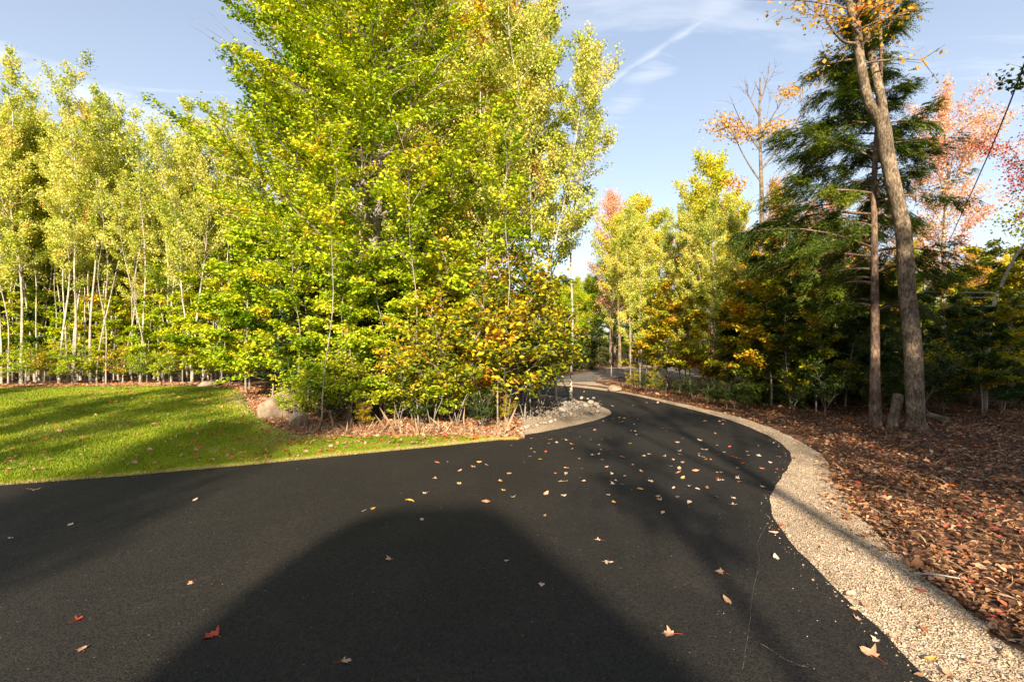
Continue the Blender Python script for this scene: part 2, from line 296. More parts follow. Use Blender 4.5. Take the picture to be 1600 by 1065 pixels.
def tree_mesh(seed, h, cb, crad, tr, nprim, nsec, nleaf, lsize, up=0.6, style='aspen', trunks=1, lean=(0, 0),
              profile=None, shape='diamond', width=.8, sig=.10, spread=.3, fork=None, gap=0.25, wob=.12, name='tree', hue=0, twig=.006, tside=6, skip=None):
    g = np.random.default_rng(seed); A = Acc()
    prim = []; tw = []        # tw: (p0,p1)
    if profile is None: profile = lambda t: np.sin(np.pi*np.clip(t*.85+.12, 0, 1))**.7
    fk = fork if fork is not None else 0.02
    for ti in range(trunks):
        n = 16; z = np.linspace(0, 1, n)
        ph = g.uniform(0, 6.28, 4)
        off = np.array([math.cos(ti*2.4+seed), math.sin(ti*2.4+seed)])*(spread if trunks > 1 else 0)
        k = sstep((z-fk)/(1-fk))
        hh = h*(1-.08*ti)
        path = np.stack([lean[0]*z**1.3+off[0]*k*h*.25+wob*np.sin(z*5+ph[0])*z+wob*.5*np.sin(z*13+ph[1])*z,
                         lean[1]*z**1.3+off[1]*k*h*.25+wob*np.sin(z*4+ph[2])*z+wob*.5*np.sin(z*11+ph[3])*z, z*hh-.15], 1)
        rr = tr*(1-.88*z**.9)*(1 if ti == 0 else .8); rr[0] *= 1.35; rr[1] *= 1.08
        A.tube(path, rr, sides=tside)
        for i in range(nprim):
            t = cb+(1-cb)*((i+g.uniform(.2, .8))/nprim)**.95
            p0 = np.array([np.interp(t, z, path[:, c]) for c in range(3)])
            az = i*2.39996+g.uniform(-.4, .4)+seed
            tt = (t-cb)/(1-cb)
            if skip and skip(az, tt): continue
            Ln = crad*profile(tt)*g.uniform(.65, 1.15)
            e = up*g.uniform(.6, 1.3)*(1+.6*tt)
            if style == 'hemlock': e = up+g.uniform(-.15, .15)+tt*.5
            s = np.linspace(0, 1, 6)
            hd = np.array([math.cos(az), math.sin(az)])
            cur = .15*g.normal()
            bend = {'aspen': .10, 'beech': -.05, 'hemlock': -.28}.get(style, 0)
            path2 = np.stack([p0[0]+(hd[0]*s-hd[1]*cur*s*s)*Ln*math.cos(e), p0[1]+(hd[1]*s+hd[0]*cur*s*s)*Ln*math.cos(e),
                              p0[2]+s*Ln*math.sin(e)+bend*Ln*s*s], 1)
            r0 = max(np.interp(t, z, rr)*.45, .008)
            A.tube(path2, r0*(1-.8*s), sides=4)
            hv = g.normal()*.12
            for q in range(nsec):
                sq = (q+g.uniform(0, 1))/nsec*.85+.15
                b0 = np.array([np.interp(sq, s, path2[:, c]) for c in range(3)])
                d = path2[-1]-path2[0]; d /= np.linalg.norm(d)+1e-9
                side = (1 if q % 2 else -1)
                lat = np.cross(d, [0, 0, 1.]); lat /= np.linalg.norm(lat)+1e-9
                upv = g.normal()*{'hemlock': .38, 'beech': .22}.get(style, .45)
                dd = d*g.uniform(.5, 1.1)+lat*side*g.uniform(.4, 1.1)+np.array([0, 0, upv+{'hemlock': -.15, 'aspen': .25}.get(style, .05)])
                dd /= np.linalg.norm(dd); l2 = Ln*(.20+.42*(1-sq))*g.uniform(.6, 1.3)
                b1 = b0+dd*l2; 
                if style == 'hemlock': b1[2] -= .12*l2
                A.tube(np.stack([b0, (b0+b1)/2+g.normal(size=3)*.03*l2, b1]), np.array([1, .7, .25])*max(twig, r0*.3), sides=3)
                if g.random() > gap: tw.append((b0, b1, l2, hv+g.normal()*.10))
            tw.append((path2[3], path2[-1], Ln*.5, hv))
        prim.append(path)
    b0 = np.array([t[0] for t in tw]); b1 = np.array([t[1] for t in tw]); l2 = np.array([t[2] for t in tw]); hv = np.array([t[3] for t in tw])
    wgt = l2*g.uniform(.4, 1.6, len(tw)); wgt /= wgt.sum()
    if style == 'hemlock':
        # second order twiglets in the branch plane, then needles along them
        nt_ = nleaf//16
        i = g.choice(len(tw), nt_, p=wgt); u = g.uniform(0.0, 1, nt_)[:, None]
        base = b0[i]+(b1[i]-b0[i])*u; d = b1[i]-b0[i]; d /= np.linalg.norm(d, axis=1, keepdims=True)
        lat = np.cross(d, [0, 0, 1.]); sd = g.choice([-1, 1], nt_)[:, None]
        td = d*.8+lat*sd*g.uniform(.3, 1, (nt_, 1))+g.normal(size=(nt_, 3))*.12; td[:, 2] -= .30
        td /= np.linalg.norm(td, axis=1, keepdims=True)
        tl = g.uniform(.12, .36, (nt_, 1))*(1.15-.5*u)
        K = 16
        k = np.tile(np.arange(K), nt_); ii = np.repeat(np.arange(nt_), K)
        sdd = np.where(k % 2 == 0, 1., -1.)[:, None]
        lt = np.cross(td, [0, 0, 1.]); lt /= np.linalg.norm(lt, axis=1, keepdims=True)
        uu = ((k+g.uniform(0, 1, len(k)))/K)[:, None]
        D = td[ii]*.9+lt[ii]*sdd*.8+g.normal(size=(len(ii), 3))*.15
        D /= np.linalg.norm(D, axis=1, keepdims=True)
        s_ = lsize*g.uniform(.7, 1.3, len(ii))*(1.2-.6*uu[:, 0])
        base = base+g.normal(size=base.shape)*[.04, .04, .05]
        C = base[ii]+td[ii]*tl[ii]*uu+D*s_[:, None]*.4
        C[:, 2] -= .05*uu[:, 0]**2
        Nn = np.tile([0, 0, 1.], (len(ii), 1))+g.normal(size=(len(ii), 3))*.35
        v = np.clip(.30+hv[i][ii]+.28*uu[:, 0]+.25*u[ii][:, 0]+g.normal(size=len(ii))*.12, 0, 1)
        V, Fc, v = leaves(C, D, Nn, s_, v, width=.30, shape='diamond', fold=.05)
    else:
        i = g.choice(len(tw), nleaf, p=wgt); u = g.uniform(0.05, 1.08, nleaf)[:, None]
        d = b1[i]-b0[i]; dl = np.linalg.norm(d, axis=1, keepdims=True); d = d/(dl+1e-9)
        sg = np.array([1, 1, .55 if style == 'beech' else 1.0])*sig
        C = b0[i]+d*dl*u+g.normal(size=(nleaf, 3))*sg
        if style == 'beech':
            D = d*.6+g.normal(size=(nleaf, 3))*[.7, .7, .25]; D[:, 2] -= .35
            Nn = g.normal(size=(nleaf, 3))*.55+[0, 0, .9]
        else:
            D = g.normal(size=(nleaf, 3))*.6+d*.3; D[:, 2] -= .45
            Nn = g.normal(size=(nleaf, 3))+[0, 0, .25]
        C[:, 2] = np.maximum(C[:, 2], .08)
        low = 1-np.clip(C[:, 2]/h, 0, 1)
        ph = g.uniform(0, 6.28, 3)
        cl = np.sin(C[:, 0]*1.3+ph[0])*np.sin(C[:, 1]*1.3+ph[1])*np.sin(C[:, 2]*1.1+ph[2])
        rare = (g.random(nleaf) < .06)*g.uniform(.2, .45, nleaf)
        v = np.clip(.42+hue+hv[i]+cl*.14+g.normal(size=nleaf)*.13+rare, 0, 1)
        V, Fc, v = leaves(C, D, Nn, lsize*g.uniform(.6, 1.25, nleaf), v, width=width, shape=shape)
    return A.mesh(name+'_trunk', None), mesh_np(name+'_crown', V, [Fc], None, v=v)

def tree(proto, name, x, y, label, cat, leafm, barkm, group=None, rz=None, scale=1.0, z=None):
    tm, cm = proto
    o = bpy.data.objects.new(name, None); COL.objects.link(o); o.empty_display_size = .3
    o.location = (x, y, Hs(x, y) if z is None else z); o.rotation_euler = (0, 0, random.uniform(0, 6.28) if rz is None else rz)
    o.scale = (scale,)*3 if np.isscalar(scale) else scale
    tag(o, label, cat, group)
    for nm, me, mt in (('trunk', tm, barkm), ('crown', cm, leafm)):
        if me is None: continue
        if not me.materials: me.materials.append(M[mt])
        c = bpy.data.objects.new(nm, me); COL.objects.link(c); c.parent = o
        c.material_slots[0].link = 'OBJECT'; c.material_slots[0].material = M[mt]
    return o

# ------------------------------------------------------------------ ground
def ngon(name, pts, z, mat, jit=0.0):
    pts = [tuple(p[:2]) for p in pts]
    # subdivide + wobble edges
    o_ = []
    n = len(pts)
    for i in range(n):
        a = np.array(pts[i]); b = np.array(pts[(i+1) % n]); d = np.linalg.norm(b-a); k = max(1, int(min(d, 60)/(.12 if jit and d < 12 else 2)))
        nr = np.array([-(b-a)[1], (b-a)[0]])/(d+1e-9)
        for j in range(k):
            p = a+(b-a)*j/k
            if jit: p = p+nr*jit*(random.uniform(-.5, .5)+math.sin(p[0]*9+p[1]*7)*.6)*(1 if 0 < np.hypot(*p) < 30 else 0)
            o_.append(p)
    V = np.array([(p[0], p[1], z) for p in o_])
    me = bpy.data.meshes.new(name); me.from_pydata([tuple(v) for v in V], [], [list(range(len(V)))]); me.materials.append(M[mat])
    import bmesh
    bm = bmesh.new(); bm.from_mesh(me); bmesh.ops.triangulate(bm, faces=bm.faces)
    if sum(f.normal.z for f in bm.faces) < 0: bmesh.ops.reverse_faces(bm, faces=bm.faces)
    bm.to_mesh(me); bm.free()
    return tag(link(name, me), kind='structure')
def crv(pts, sub=6):          # Catmull-Rom through 2D points
    pts = [np.array(p[:2], float) for p in pts]; o_ = []
    for i in range(len(pts)-1):
        p0 = pts[max(i-1, 0)]; p1 = pts[i]; p2 = pts[i+1]; p3 = pts[min(i+2, len(pts)-1)]
        for j in range(sub):
            t = j/sub; o_.append(.5*((2*p1)+(-p0+p2)*t+(2*p0-5*p1+4*p2-p3)*t*t+(-p0+3*p1-3*p2+p3)*t**3))
    o_.append(pts[-1]); return o_

# base sheet
def warp(n, near, far):
    t = np.linspace(-1, 1, n); return np.sign(t)*(near*np.abs(t)+far*np.abs(t)**5)
gx = warp(221, 30, 900); gy = warp(221, 30, 900)+12
X, Y = np.meshgrid(gx, gy, indexing='ij'); Z = H(X, Y)
Z = np.where(X > 60, H(60, Y), Z)
V = np.stack([X, Y, Z-.035*(sstep((Y-yfront(X)+.3)/.5)*sstep((-0.2-X)/.5)*(Y < 15))], -1).reshape(-1, 3)
n = len(gy); i = (np.arange(len(gx)-1)[:, None]*n+np.arange(n-1)[None]).ravel()
me = mesh_np('ground', V, [np.stack([i, i+n, i+n+1, i+1], 1)], M['soil'], smooth=True)
tag(link('ground', me), kind='structure')
# lawn
xs = np.concatenate([np.linspace(-40, -12, 40), np.linspace(-11.9, .15, 130)]); rows = 36
Vl = []
for x in xs:
    a = yfront(x)-.02+.03*math.sin(x*7)+.02*math.sin(x*17); b = yback(x)+.10*math.sin(x*3.3)+.06*math.sin(x*8)
    if b < a+.03: b = a+.03
    y = np.linspace(a, b, rows); Vl.append(np.stack([np.full(rows, x), y, H(np.full(rows, x), y)+.008], 1))
Vl = np.concatenate(Vl); i = (np.arange(len(xs)-1)[:, None]*rows+np.arange(rows-1)[None]).ravel()
me = mesh_np('lawn', Vl, [np.stack([i, i+rows, i+rows+1, i+1], 1)], M['turf'], smooth=True)
tag(link('lawn', me), kind='structure')
# asphalt drive
Ledge = [(-40, -7.0), (-22, -.6), (-12, 3.35)]+[tuple(p[:2]) for p in _f]
loop = crv([P(780, 687), P(860, 673), P(915, 661), P(945, 652), P(955, 645), P(946, 637.5), P(925, 630.5), P(895, 624), P(868, 618.5), P(835, 615), P(760, 613), P(600, 612)])
back = crv([P(600, 601), P(760, 601), P(860, 602), P(900, 605), P(960, 612.5), P(1000, 620), P(1050, 632), P(1100, 645), P(1150, 660), P(1200, 681), P(1225, 697), P(1236, 713), P(1232, 730), P(1215, 755), P(1203, 782), P(1212, 815), P(1260, 875), P(1350, 963), P(1450, 1062)])
br = [(2.6, .8), (3.0, -2), (3.4, -6), (4, -9), (-40, -9)]
drive_poly = Ledge[:-1]+[tuple(p) for p in loop]+[tuple(p) for p in back]+br
ngon('asphalt_driveway', drive_poly, .012, 'asphalt', jit=.012)
# gravel shoulder right: a strip along the right edge
sh_out = crv([(4.2, -6), (3.9, -1), P(1680, 1062), P(1560, 985), P(1470, 925), P(1400, 860), P(1335, 800), P(1300, 750), P(1290, 718), P(1250, 690), P(1200, 667), P(1150, 650), P(1100, 638.5), P(1050, 627), P(1000, 616.5), P(960, 609), P(905, 601.5), P(860, 599)])
inn = [tuple(p) for p in back if p[0] > 0.8][::1]
sh_poly = [tuple(p) for p in sh_out]+[(p[0]-.12, p[1]-.06) for p in inn]+[(2.4, .6), (2.8, -6)]
ngon('gravel_shoulder', sh_poly, .005, 'gravel', jit=.03)
# gravel/stone apron inside the bend (left)
ap = crv([P(770, 690), P(860, 675), P(918, 662.5), P(950, 653), P(962, 645), P(950, 636), P(925, 629), P(893, 622.5), P(850, 616.5)])
ap_poly = [(p[0], p[1]-.0) for p in ap]+[tuple(P(800, 628)[:2]), tuple(P(790, 650)[:2]), tuple(P(775, 676)[:2])]
ngon('gravel_apron', ap_poly, .006, 'gravel', jit=.03)
# pale sandy junction and the old road beyond
ngon('dirt_junction', [P(700, 597), P(860, 592), P(905, 590), P(950, 603), P(985, 610), P(940, 603.5), P(900, 599.5), P(760, 600)], .006, 'gravel', jit=.05)
ngon('old_road', [P(700, 590), P(900, 585), P(935, 578), P(1000, 575.5), P(1250, 573.5), P(1500, 574), P(1500, 581), P(1250, 585), P(1080, 592), P(985, 601), P(940, 596), P(860, 598)], .011, 'oldroad', jit=.05)
ngon('gravel_clearing', [P(930, 576), P(1000, 571), P(1300, 566), P(1500, 566), P(1500, 573.5), P(1250, 573), P(1000, 575)], .004, 'gravel')

def inpoly(pts, q):
    pts = np.asarray([p[:2] for p in pts]); x, y = q[:, 0], q[:, 1]; r = np.zeros(len(q), bool); j = len(pts)-1
    for i in range(len(pts)):
        xi, yi = pts[i]; xj, yj = pts[j]
        c = ((yi > y) != (yj > y)) & (x < (xj-xi)*(y-yi)/(yj-yi+1e-12)+xi); r ^= c; j = i
    return r
def scatter_stones(name, poly_test, n, box, size, mat, z0, dens=None):
    q = rng.uniform(box[0], box[1], (n, 2)); q = q[poly_test(q)]
    k = len(q); s = size*rng.lognormal(0, .35, k)
    O = np.array([[1, 0, 0], [0, 1, 0], [-1, 0, 0], [0, -1, 0], [0, 0, 1], [0, 0, -1]], float)
    Fo = np.array([[0, 1, 4], [1, 2, 4], [2, 3, 4], [3, 0, 4], [1, 0, 5], [2, 1, 5], [3, 2, 5], [0, 3, 5]])
    V = O[None]*rng.uniform(.6, 1.1, (k, 6, 1))*s[:, None, None]*np.array([1, 1, .7])
    a = rng.uniform(0, 6.28, k); c, sn = np.cos(a), np.sin(a)
    X = V[..., 0]*c[:, None]-V[..., 1]*sn[:, None]; Y = V[..., 0]*sn[:, None]+V[..., 1]*c[:, None]
    V = np.stack([X+q[:, :1], Y+q[:, 1:], V[..., 2]+z0+H(q[:, 0], q[:, 1])[:, None]+s[:, None]*.15], -1)
    Fc = (np.arange(k)[:, None, None]*6+Fo[None]).reshape(-1, 3)
    me = mesh_np(name, V.reshape(-1, 3), [Fc], M[mat]); return link(name, me)
tag(scatter_stones('gravel', lambda q: inpoly(sh_poly, q) & (rng.random(len(q)) < np.clip(3/q[:, 1], 0, 1)), 90000, ((1.3, 1.0), (5.5, 8)), .0065, 'gravel', .006), kind='stuff')
tag(scatter_stones('loose_grit', lambda q: inpoly(drive_poly, q) & (rng.random(len(q)) < .01+.5*np.exp(-np.abs(np.interp(q[:, 1], [1, 2.4, 4.5, 7, 9], [2.1, 2.05, 2.6, 4.1, 5])-q[:, 0])*4)+.4*np.exp(-np.abs(yfront(q[:, 0])-q[:, 1])*8)), 9000, ((-9, 1.5), (5, 9)), .0042, 'gravel', .012), kind='stuff')
rub_poly = [P(855, 655), P(905, 645), P(926, 638), P(905, 628), P(870, 621), P(820, 622), P(800, 655)]
tag(scatter_stones('loose_stones', lambda q: inpoly(sh_poly, q+rng.normal(size=q.shape)*.05), 2600, ((1.3, 1.0), (6, 14)), .014, 'gravel', .006), kind='stuff')
def rubble_test(q): return inpoly(rub_poly, q)
tag(scatter_stones('rubble', rubble_test, 4200, ((-.5, 8.5), (3.2, 16)), .045, 'gravelfar', .01), kind='stuff')

# ------------------------------------------------------------------ rocks
def rock_mesh(seed, sx, sy, sz, sub=3, rough=.25):
    import bmesh
    g = np.random.default_rng(seed); bm = bmesh.new(); bmesh.ops.create_icosphere(bm, subdivisions=sub, radius=1)
    me = bpy.data.meshes.new('rock'); bm.to_mesh(me); bm.free()
    n = len(me.vertices); co = np.empty(n*3, np.float32); me.vertices.foreach_get('co', co); co = co.reshape(-1, 3)
    for _ in range(7):      # planar cuts give facets
        d = g.normal(size=3); d /= np.linalg.norm(d); k = g.uniform(.55, .88); t = co@d; co -= np.maximum(t-k, 0)[:, None]*d*.92
    w = g.normal(size=(6, 3))*2.5; ph = g.uniform(0, 6.28, 6)
    co *= (1+rough*.2*np.sin(co@w.T+ph).sum(1)/2)[:, None]
    co *= [sx, sy, sz]; me.vertices.foreach_set('co', co.ravel()); 
    me.polygons.foreach_set('use_smooth', np.ones(len(me.polygons), bool)); me.update(); return me
def rock(name, px, d, w, h, label, cat, mat, seed, group=None, dz=.3):
    me = rock_mesh(seed, w/2, w*.42, h*.6, sub=4); me.materials.append(M[mat]); p = AT(px, d)
    o = link(name, me, loc=(p[0], p[1], Hs(p[0], p[1])+h*dz), rot=(0, 0, random.uniform(0, 6)))
    return tag(o, label, cat, group)
rock('boulder', 438, 10.3, .98, .66, 'large rounded tan boulder at the edge of the lawn under yellow leaves', 'boulder', 'boulder', 3)
rock('boulder', 468, 9.35, .46, .34, 'smaller cracked boulder in front of the large rounded one', 'boulder', 'boulder', 5)
rock('boulder', 328, 13.9, .62, .2, 'low flat boulder behind the crest of the lawn', 'boulder', 'boulder', 8)
rock('boulder', 960, 16.4, .62, .24, 'pale boulder beside the driveway under the thin aspens', 'boulder', 'boulder', 9)
smesh = [rock_mesh(20+k, .10, .09, .07, sub=2) for k in range(6)]
for m_ in smesh: m_.materials.append(M['greystone'])
path = np.array(crv([P(775, 684), P(800, 679), P(840, 668), P(870, 660), P(905, 648)], 14))
for k in range(34):
    p = path[min(len(path)-1, int(k/34*len(path)))]+np.array([random.gauss(0, .06), random.gauss(.12, .09)])
    s = random.uniform(.25, .7)
    o = link('edging_stone', smesh[k % 6], loc=(p[0], p[1], .02+.02*s), rot=(random.uniform(-.3, .3), random.uniform(-.3, .3), random.uniform(0, 6)), scale=s)
    tag(o, 'small pale stone in the loose row edging the bend under the shrubs', 'stone', 'pale stones edging the bend')
for k in range(26):
    q = P(random.uniform(850, 935), random.uniform(624, 648)); s = random.uniform(.5, 1.2)
    o = link('rubble_stone', smesh[k % 6], loc=(q[0], q[1], .05), rot=(random.uniform(-.5, .5), random.uniform(-.5, .5), random.uniform(0, 6)), scale=s)
    tag(o, 'grey stone in the heap of rubble inside the bend', 'stone', 'rubble stones inside the bend')

# ------------------------------------------------------------------ grass
ng = 420000
x = rng.uniform(-15, .1, ng); a = yfront(x)-.05; b = yback(x)+.02*rng.normal(size=ng)+.06
y = a+(b-a)*rng.uniform(0, 1, ng)**1.25
keep = (x/np.maximum(y, .1) > -1.2)
x, y = x[keep], y[keep]
thin = np.sin(x*1.1+y*.8)*np.sin(x*.5-y*1.3+1)
brown = sstep(1-np.abs(yback(x)-y)/1.3)*(x > -7.5)*(x < -3.6)
kk = rng.random(len(x)) > brown*.75
x, y, thin, brown = x[kk], y[kk], thin[kk], brown[kk]
n = len(x); z = H(x, y)+.006
hgt = rng.uniform(.018, .045, n)*(1-.3*(thin > .4)); az = rng.uniform(0, 6.28, n); wd = .0035+.0006*y
dx_, dy_ = np.cos(az), np.sin(az); ln_ = rng.normal(size=(n, 2))*.014
V = np.stack([np.stack([x-dx_*wd, y-dy_*wd, z], 1), np.stack([x+dx_*wd, y+dy_*wd, z], 1), np.stack([x+ln_[:, 0], y+ln_[:, 1], z+hgt], 1)], 1).reshape(-1, 3)
v = np.clip(.45+.22*thin+.10*np.sin(x*5+y*2)*np.sin(y*6-x)+rng.normal(size=n)*.15+.5*brown+.5*np.exp(-(y-yfront(x))*14), 0, 1)
me = mesh_np('grass', V, [np.arange(n*3).reshape(-1, 3)], M['grass'], v=v); tag(link('grass', me), kind='stuff')

# ------------------------------------------------------------------ leaf litter
def litter(name, q, size, mat, vfun, lift=.012, flat=.35, shape='oval'):
    n = len(q); z = H(q[:, 0], q[:, 1])
    D = rng.normal(size=(n, 3))*[1, 1, flat*.6]; Nn = rng.normal(size=(n, 3))*flat+[0, 0, 1]
    C = np.stack([q[:, 0], q[:, 1], z+lift+np.abs(rng.normal(size=n))*.012], 1)
    V, Fc, v = leaves(C, D, Nn, size*rng.uniform(.5, 1.3, n), vfun(n), width=.6, shape=shape, fold=.16)
    return tag(link(name, mesh_np(name, V, [Fc], M[mat], v=v)), kind='stuff')
# right forest floor
q = np.stack([rng.uniform(1.8, 26, 300000), rng.uniform(.6, 1, 300000)**1.0], 1)
q[:, 1] = .8+22*rng.random(len(q))**1.6; q[:, 0] = 2+ (q[:, 0]-2)*(.25+.75*np.clip(q[:, 1]/12, 0, 1))
so = np.array(sh_out); okk = ~(inpoly(sh_poly, q) & inpoly(sh_poly, q+rng.normal(size=q.shape)*.28)) & ~inpoly(drive_poly, q) & (q[:, 0] > np.interp(q[:, 1], [0, 2.5, 5, 8, 9, 12, 14, 16], [2.8, 2.9, 3.3, 5.2, 5.4, 4.9, 4.6, 3.8])-.15)
okk &= rng.random(len(q)) < .75+.5*np.sin(q[:, 0]*2.1+np.sin(q[:, 1]*1.3))*np.sin(q[:, 1]*2.7+1)
litter('leaf_litter', q[okk], .037*rng.lognormal(0, .38, int(okk.sum())), 'litter', lambda n: np.clip(rng.beta(1.6, 1.7, n), 0, 1), lift=.018)
q2 = q[okk][:26000]; n_ = len(q2); Dn = rng.normal(size=(n_, 3))*[1, 1, .25]
Vt, Ft, vt = leaves(np.stack([q2[:, 0], q2[:, 1], H(q2[:, 0], q2[:, 1])+.03], 1), Dn, rng.normal(size=(n_, 3))*.4+[0, 0, 1], .11*rng.lognormal(0, .4, n_), rng.beta(2, 1.2, n_), width=.06, shape='diamond')
tag(link('twig_litter', mesh_np('twig_litter', Vt, [Ft], M['driedfern'], v=vt)), kind='stuff')
# brown margin of leaves round the island and the lawn edge, forest edge behind lawn
q = np.concatenate([np.stack([rng.uniform(-7.8, .2, 26000), np.zeros(26000)], 1), np.stack([rng.uniform(-22, -6.5, 14000), np.zeros(14000)], 1)])
q[:, 1] = yback(q[:, 0])+np.abs(rng.normal(size=len(q)))*np.where(q[:, 0] < -6.5, .45, .9)-.03
litter('edge_litter', q, .07, 'litter', lambda n: np.clip(rng.beta(2.2, 1.5, n)+.12, 0, 1), lift=.015, flat=.5)
n_ = 1700; x = rng.uniform(-4.6, .1, n_); y = yback(x)+np.abs(rng.normal(size=n_))*.6+.05
hh_ = rng.gamma(2, .06, n_); Dn = np.stack([rng.normal(size=n_)*.6, rng.normal(size=n_)*.6, np.ones(n_)], 1)
Vt, Ft, vt = leaves(np.stack([x, y, H(x, y)+hh_*.4], 1), Dn, rng.normal(size=(n_, 3)), hh_, rng.random(n_), width=.07, shape='diamond')
tag(link('dry_stalks', mesh_np('dry_stalks', Vt, [Ft], M['driedfern'], v=vt)), kind='stuff')
# ------------------------------------------------------------------ individual fallen leaves
def maple_leaf(seed, size=1.0):
    g = np.random.default_rng(seed)
    ang = [(-90, .10), (-58, .38), (-35, .62), (-20, .40), (2, .60), (22, .95), (36, .55), (60, .62), (74, .78), (90, 1.0), (106, .78), (120, .62), (144, .55), (158, .95), (178, .60), (200, .40), (215, .62), (238, .38)]
    pts = []
    for a_, r in ang:
        r *= g.uniform(.9, 1.1)*.5; t = R(a_+g.uniform(-4, 4)); pts.append((r*math.cos(t), r*math.sin(t)))
    c = .22*g.normal(); c2 = g.uniform(.25, .7); c3 = g.uniform(-.3, .3)
    f = lambda x, y: (abs(x)**1.5*c2+y*y*c+x*y*c3+.02*math.sin(9*x+seed))
    V = [(0, 0, f(0, 0))]
    for x, y in pts: V.append((x*.5, y*.5, f(x*.5, y*.5)+g.normal()*.015))
    for x, y in pts: V.append((x, y, f(x, y)+g.normal()*.04))
    n = len(pts); Fc = [(0, 1+i, 1+(i+1) % n) for i in range(n)]; F4 = [(1+i, 1+n+i, 1+n+(i+1) % n, 1+(i+1) % n) for i in range(n)]
    V = np.array(V)*size; V[:, 2] -= np.percentile(V[:, 2], 10)
    return V, Fc, F4
def oval_leaf(seed):
    g = np.random.default_rng(seed); t = np.linspace(0, 1, 7); w = .26*np.sin(np.pi*t**.85)+.005; c = g.uniform(-.5, .5)
    V = []; 
    for k in range(7):
        x = t[k]-.5; z = c*x*x+.0
        V += [(x, -w[k], z+.10), (x, 0, z), (x, w[k], z+.10+g.uniform(-.04, .06))]
    F4 = [(3*k+j, 3*k+3+j, 3*k+4+j, 3*k+1+j) for k in range(6) for j in range(2)]
    V = np.array(V); V[:, 2] -= V[:, 2].min(); return V, [], F4
lm = []
hues = [('pinkish tan', .66), ('pale tan', .99), ('red', .86), ('rusty brown', .5), ('golden yellow', .95), ('orange', .74), ('dull brown', .36)]
lmesh = {}
def leaf_mesh(kind, var, hue):
    k = (kind, var, hue)
    if k not in lmesh:
        V, Ft, F4 = maple_leaf(var+3) if kind == 'maple' else oval_leaf(var+3)
        fs = [f for f in (np.array(Ft), np.array(F4)) if len(f)]
        nf = sum(len(f) for f in fs)
        vv = np.clip(hues[hue][1]+np.random.default_rng(var).normal(size=nf)*.012, 0, 1)
        lmesh[k] = mesh_np(kind+'_leaf', V, fs, M['fall'], v=vv, smooth=True)
    return lmesh[k]
stem_me = {}
def stem_mesh(hue):
    if hue not in stem_me:
        t = np.linspace(0, 1, 5); pth = np.stack([.06*np.sin(t*3), -.02-t*.62, .03+.05*t], 1)
        V, Fc = tube(pth, .012, 4); stem_me[hue] = mesh_np('leaf_stem', V, [Fc], M['fall'], v=np.full(len(Fc), .84))
    return stem_me[hue]
def fallen(p, kind, var, hue, size, rz, tilt=(0, 0), label=None, group=None, stem=False, name=None):
    o = link(name or (kind+'_leaf'), leaf_mesh(kind, var, hue), loc=p, rot=(tilt[0], tilt[1], rz), scale=size)
    tag(o, label, 'fallen leaf', group)
    if stem: link('stem', stem_mesh(hue), parent=o)
    return o
named = [ # px, py, kind, hue, size, label
 (332, 996, 'maple', 2, .12, 'largest red maple leaf on the asphalt, at lower left'),
 (121, 971, 'maple', 2, .075, 'small crumpled red leaf left of the large red maple leaf'),
 (129, 1018, 'maple', 0, .075, 'curled pinkish leaf nearest the lower left corner of the asphalt'),
 (299, 913, 'maple', 0, .05, 'small pink leaf with a thin stem above the large red maple leaf'),
 (538, 1036, 'maple', 0, .085, 'folded pink maple leaf at the bottom of the wide rounded shadow'),
 (1047, 994, 'maple', 0, .105, 'pink maple leaf lying at the right edge of the wide rounded shadow'),
 (1360, 1026, 'maple', 0, .125, 'large dusty pink maple leaf on the asphalt near the gravel edge'),
 (1127, 897, 'maple', 3, .085, 'rusty folded maple leaf right of the wide rounded shadow'),
 (1135, 941, 'oval', 3, .085, 'narrow dark red leaf below the rusty folded one'),
 (950, 880, 'maple', 1, .10, 'pale tan leaf with a long stem just right of the shadow edge'),
 (934, 846, 'maple', 1, .085, 'pale leaf with a stem pointing left above the tan leaf by the shadow edge'),
 (609, 876, 'maple', 0, .075, 'pinkish leaf alone in the left half of the rounded shadow'),
 (792, 879, 'maple', 0, .06, 'pinkish leaf near the middle of the rounded shadow'),
 (847, 915, 'maple', 1, .06, 'small cream leaf in the lower right of the rounded shadow'),
 (659, 814, 'oval', 1, .07, 'narrow cream leaf at the top of the rounded shadow'),
 (665, 772, 'maple', 1, .085, 'curled cream leaf standing just above the rounded shadow'),
 (1212, 874, 'oval', 1, .08, 'small cream leaf on the asphalt close to the gravel bend'),
 (1209, 835, 'oval', 1, .09, 'longer cream leaf on the asphalt where the gravel juts in'),
 (1146, 790, 'maple', 0, .09, 'pale pink leaf left of the point where the gravel juts in'),
 (1330, 932, 'oval', 1, .10, 'straw coloured leaf lying across the asphalt and gravel edge'),
 (50, 767, 'maple', 3, .15, 'large brown curled leaf on the asphalt beside the grass at far left')]
for k, (px, py, kd, hue, sz, lb) in enumerate(named):
    p = P(px, py); p[2] = .014
    fallen(p, kd, k % 5, hue, sz*1.05, random.uniform(0, 6.28), (random.uniform(-.25, .25), random.uniform(-.25, .25)), lb, stem=(kd == 'maple'))
more = [(1090, 766), (1036, 803), (912, 754), (884, 742), (760, 786), (852, 807), (680, 749), (683, 724), (568, 800), (583, 797), (760, 728), (1028, 777), (1000, 766), (957, 742), (961, 752), (1014, 748), (1002, 738), (885, 733), (830, 702), (828, 714), (925, 712), (972, 716), (1005, 714), (1062, 706), (1096, 715), (1120, 740), (1131, 708), (640, 785), (700, 723), (305, 783), (110, 822), (15, 843), (880, 775), (1185, 713), (1144, 716)]
G1 = 'leaves fallen on the asphalt drive'
used = 0
